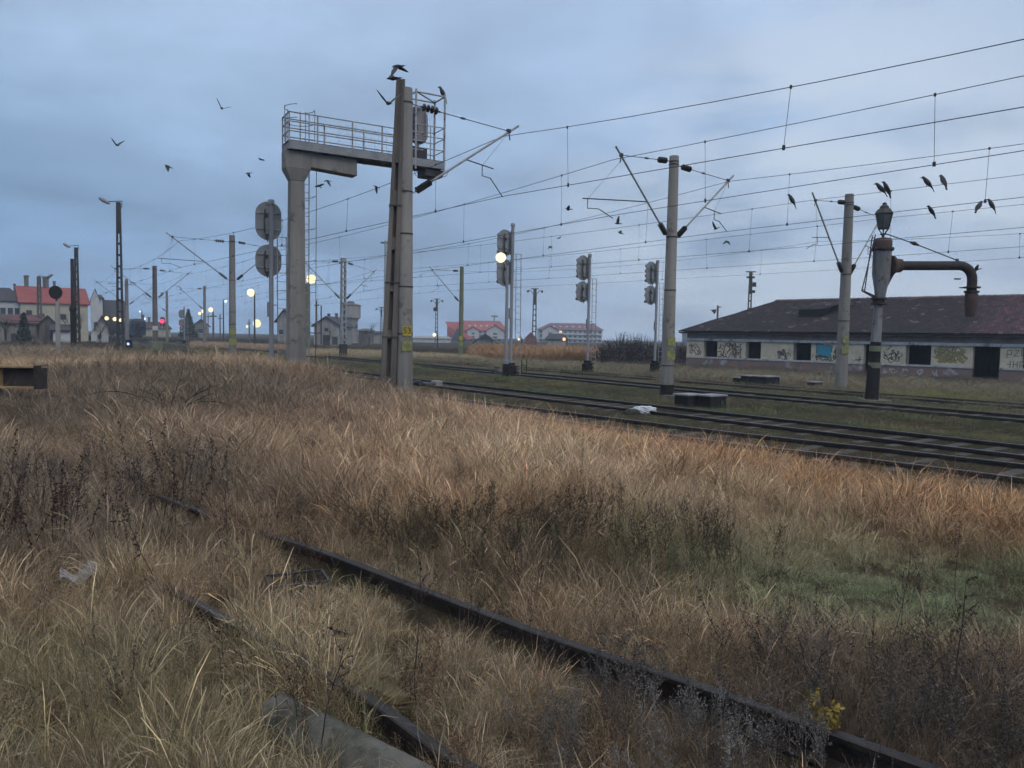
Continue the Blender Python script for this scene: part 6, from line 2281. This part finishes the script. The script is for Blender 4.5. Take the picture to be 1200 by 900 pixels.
weed_patch(820, 850, 20, .35, .25, (.20, .19, .18), BU, .5, .8)
weed_patch(690, 870, 9, .35, .25, (.14, .125, .11), BU, .6, .9)
weed_patch(1000, 800, 26, .9, .5, (.06, .052, .045), BU, .6, 1.0)
weed_patch(1100, 850, 34, .8, .5, (.07, .06, .055), BU + TH_, .7, 1.15)
weed_patch(1130, 610, 16, .9, .5, (.05, .04, .036), SP + TH_, .6, .85)
weed_patch(510, 730, 6, .3, .3, (.05, .038, .034), TH_, .6, .8)
weed_patch(370, 830, 6, .15, .15, (.05, .036, .034), TH_, .6, .85)
weed_patch(290, 690, 5, .3, .3, (.06, .045, .04), TH_, .6, .8)
weed_patch(800, 600, 5, .5, .5, (.05, .036, .03), TH_, .6, .9)
weed_patch(560, 560, 6, 1.5, 1.0, (.07, .05, .045), TH_, .5, .8)
weed_patch(400, 470, 7, 3, 2.0, (.07, .05, .045), SP + TH_, .6, .9)
for _ in range(520):
    y = random.uniform(3, 26)
    x = random.uniform(-.7, .7) * y
    if x * NX + y * NY < 10.8:
        pts.append((x, y))
        cols_.append(np.array(random.choice([(.085, .06, .045), (.15, .10, .065), (.13, .07, .04), (.06, .045, .035)])) * random.uniform(.7, 1.4))
        scs.append(random.uniform(.5, .95))
        ids.append(random.choice(TH_ + BU + SP))
pts = np.array(pts)
dR, _ = seg_dist(pts[:, 0], pts[:, 1], railR)
kk = dR > .12
pts, cols_, scs, ids = pts[kk], np.array(cols_)[kk], np.array(scs)[kk], np.array(ids)[kk]
scatter('withered_weeds', weeds, np.stack([pts[:, 0], pts[:, 1], gz(pts[:, 0], pts[:, 1])], -1), rng.uniform(0, 6.28, len(pts)), scs, cols_, rng.normal(0, .1, (len(pts), 2)), ids)
# yellow leaves of one low plant by the rail, small green leaf
q = atz(948, 836, .2)
yw_ = weed_mesh('yellow_leaved_plant', .32, 3, 77, leaves=150, stems=4, lw=.03, rad=.003, leaf_h0=.2)


def plain(o_, nm, c, c2=None):
    o_.data.materials.clear()
    o_.data.materials.append(mat(nm, c, c2 or c, .8, 8, 0))
    o_.name = nm
    return link(o_)


plain(yw_, 'yellow_leaved_plant', (.30, .21, .03), (.20, .15, .03))
yw_.location = (q.x, q.y, .05)
tag(yw_, 'low plant with yellow leaves growing beside the long rail at bottom right', 'plant')

# notable single stalks and the arching bare shrub
for (px, py, z0_, h_, seed, lab, kind_) in ((388, 462, .5, 1.0, 501, 'dark dried stalk rising from the tan grass left of the touching masts', 'spike'), (193, 690, .2, 1.05, 502, 'tall dark seed spike standing in the grass above the rag', 'spike'),
                                            (490, 790, .2, .8, 503, 'dark branching dead weed between the siding rails', 'fork'), (372, 865, .2, .75, 504, 'dark leafy dead weed growing over the fallen post', 'fork'),
                                            (276, 470, .5, .9, 505, 'thin crooked stalk in the grass below the bracketed mast', 'fork'), (1110, 800, .2, .9, 506, 'tall thin dark stalk near the right edge', 'fork')):
    q = atz(px, py, z0_)
    w_ = weed_mesh('dead_stalk', h_, 1, seed, leaves=60 if kind_ == 'spike' else 36, stems=1, spike=(kind_ == 'spike'), lw=.035 if kind_ == 'spike' else .028, rad=.006, leaf_h0=.45)
    plain(w_, 'dead_stalk', (.045, .032, .028), (.03, .022, .02))
    w_.location = (q.x, q.y, float(gz(q.x, q.y)))
    tag(w_, lab, 'dead plant', 'notable dead stalks in the field')

rs = random.Random(31)
q = aty(202, 455, 15)
sh = empty('bare_shrub', (q.x, q.y, float(gz(q.x, q.y))), 0, 'bare dark shrub with long arching branches, left of the gantry in the tan grass', 'shrub')
for k_ in range(11):
    mb_ = MB()
    a = rs.uniform(-.4, math.pi + .4) if k_ else math.pi * .98
    L_ = rs.uniform(.9, 1.6) if k_ else 2.3
    p, d_ = Vector((rs.uniform(-.1, .1), rs.uniform(-.1, .1), 0)), Vector((math.cos(a) * .5, math.sin(a) * .3, 1)).normalized()
    pts_ = [p]
    n = 12
    for i in range(n):
        d_ = (d_ + Vector((math.cos(a) * .10 + rs.uniform(-.05, .05), rs.uniform(-.06, .06), -.13 if L_ > 1.2 else -.05))).normalized()
        p = p + d_ * L_ / n
        pts_.append(p)
    mb_.tube(pts_, [.014 * (1 - i / n * .75) for i in range(n + 1)], 5)
    for i in range(4, n, 2):
        dd_ = Vector((rs.uniform(-1, 1), rs.uniform(-.6, .6), rs.uniform(.2, 1))).normalized()
        e = pts_[i] + dd_ * rs.uniform(.12, .4)
        mb_.tube([pts_[i], lerp(pts_[i], e, .5) + Vector((0, 0, .02)), e], [.006, .004, .003], 4)
    mb_.build('branch', M['bark'], sh)


# trees: fir in the mist, small evergreen by the sheds, bare tree behind the red roof, thicket right of centre
def foliage(name, mat_, root, n, fn, size, seed):
    r_ = np.random.default_rng(seed)
    V, Fc = [], []
    for i in range(n):
        c = fn(r_)
        a = r_.normal(size=3)
        a /= np.linalg.norm(a)
        b_ = np.cross(a, r_.normal(size=3))
        b_ /= np.linalg.norm(b_)
        s_ = size * r_.uniform(.5, 1.3)
        i0 = len(V)
        V += [tuple(c + a * s_), tuple(c + b_ * s_ * .6), tuple(c - a * s_), tuple(c - b_ * s_ * .6)]
        Fc.append((i0, i0 + 1, i0 + 2, i0 + 3))
    me_ = bpy.data.meshes.new(name)
    me_.from_pydata(V, [], Fc)
    me_.materials.append(mat_)
    o_ = link(bpy.data.objects.new(name, me_))
    if root:
        o_.parent = root
    return o_


m_fir = mat('fir_needles', (.025, .04, .025), (.04, .055, .035), .9, 2, 0)


def fir(px, Y, h, w, label):
    q_ = aty(px, 395, Y)
    root = empty('fir_tree', (q_.x, Y, -.4), 0, label, 'tree')
    MB().tube([(0, 0, 0), (0, 0, h * .9)], [.25, .04], 7).build('trunk', M['bark'], root)

    def fn(r_):
        t_ = r_.uniform() ** .7
        z = h * (1 - t_ * .92)
        tier = (z * 1.6) % 1.0
        rad = w / 2 * t_ * (.65 + .5 * (1 - tier)) * r_.uniform(.3, 1.0)
        a = r_.uniform(0, 6.28)
        return np.array([rad * math.cos(a), rad * math.sin(a), z])
    foliage('crown', m_fir, root, 1500, fn, .38, int(px))


fir(221, 190, 7.6, 5.2, 'pointed dark fir tree in the mist beside the signal cabin')
fir(28, 96, 4.2, 1.9, 'small dark evergreen in front of the sheds at the left')


def bare_tree(px, Y, z0, h, label, seed, name='bare_tree', sp=.5, lv=4, m_='bark', r0=.09):
    q_ = aty(px, 395, Y)
    root = empty(name, (q_.x, Y, z0), 0, label, 'tree')
    r_ = random.Random(seed)
    tr, cr_ = MB(), MB()

    def grow(p, d_, L_, rad, lev):
        pts_ = [p]
        for i in range(3):
            d_ = (d_ + Vector((r_.uniform(-.15, .15), r_.uniform(-.15, .15), .04))).normalized()
            p = p + d_ * L_ / 3
            pts_.append(p)
        (tr if lev == 0 else cr_).tube(pts_, [rad, rad * .88, rad * .76, rad * .62], 4 if lev else 7)
        if lev < lv:
            for _ in range(3 if lev < 3 else 2):
                nd = (d_ + Vector((r_.uniform(-1, 1), r_.uniform(-1, 1), r_.uniform(-.2, .6))) * sp * 1.5).normalized()
                grow(p if _ else pts_[2], nd, L_ * r_.uniform(.6, .85), rad * .55, lev + 1)
    grow(Vector((0, 0, 0)), Vector((0, 0, 1)), h * .3, r0, 0)
    tr.build('trunk', M[m_], root)
    cr_.build('crown', M[m_], root)
    return root


bare_tree(57, 132, -.4, 11, 'bare tree crown showing above the ridge of the red-roofed house', 3, lv=5, r0=.2)
bare_tree(84, 99, -.4, 5.5, 'bare leafless tree in front of the right part of the cream house', 5, lv=5, r0=.12)
for i_, (px, Y, h_, lab) in enumerate(((118, 104, 4.2, 'small bare tree before the modern station building'), (350, 140, 6.5, 'bare tree in the mist left of the gantry column foot'), (386, 142, 5.0, 'bare tree in front of the pale gabled house'),
                                        (432, 150, 6.0, 'bare tree right of the water tower'), (8, 90, 4.5, 'bare tree at the left edge before the low shed'))):
    bare_tree(px, Y, -.4, h_, lab, 90 + i_, lv=4, r0=.10)
for i, (px, h) in enumerate(((708, 2.6), (717, 3.0), (728, 3.3), (739, 3.5), (750, 3.6), (761, 3.2), (772, 3.0), (783, 2.7), (800, 2.6))):
    Y = 72 + (i % 3) * 3
    q = aty(px, 395, Y)
    root = empty('thicket_bush', (q.x, Y, -.4), 0, ['first', 'second', 'third', 'fourth', 'fifth', 'sixth', 'seventh', 'eighth', 'ninth'][i] + ' bush from the left in the dark leafless thicket right of centre', 'bush', 'bushes of the dark thicket')
    mb_ = MB()
    r_ = random.Random(60 + i)
    h *= r_.uniform(.62, .9)
    for _ in range(80):
        a, t_ = r_.uniform(0, 6.28), r_.uniform(.1, .6)
        e = Vector((math.cos(a) * t_ * h * .6, math.sin(a) * t_ * h * .6, h * r_.uniform(.55, 1.15)))
        m1 = e * .5 + Vector((r_.uniform(-.2, .2), r_.uniform(-.2, .2), .1))
        mb_.tube([(r_.uniform(-.2, .2), r_.uniform(-.2, .2), 0), m1, e], [.03, .02, .008], 3)
    mb_.build('stems', M['bark'], root)
    foliage('twigs', mat('thicket_twig', (.05, .042, .04), (.035, .028, .028), .9, 3, 0) if i == 0 else bpy.data.materials['thicket_twig'], root, 700,
            lambda g_, h=h: np.array([g_.normal() * .75, g_.normal() * .75, h * (1 - g_.uniform() ** .8 * .95) * (.7 + .4 * g_.uniform() ** 2)]), .09, 80 + i)

# ------------------------------------------------------------------ haze
hz = MB().box((0, 292, 30), (1240, 860, 64)).build('haze', M['white'])
hz.data.materials.clear()
hm = bpy.data.materials.new('haze')
hm.use_nodes = True
hm.node_tree.nodes.clear()
pv = N(hm.node_tree, 'ShaderNodeVolumePrincipled')
pv.inputs['Color'].default_value = (.72, .85, 1.0, 1)
pv.inputs['Density'].default_value = 0.0008
ho = N(hm.node_tree, 'ShaderNodeOutputMaterial')
hm.node_tree.links.new(pv.outputs[0], ho.inputs['Volume'])
hz.data.materials.append(hm)
tag(hz, kind='stuff')
hz.display_type = 'WIRE'
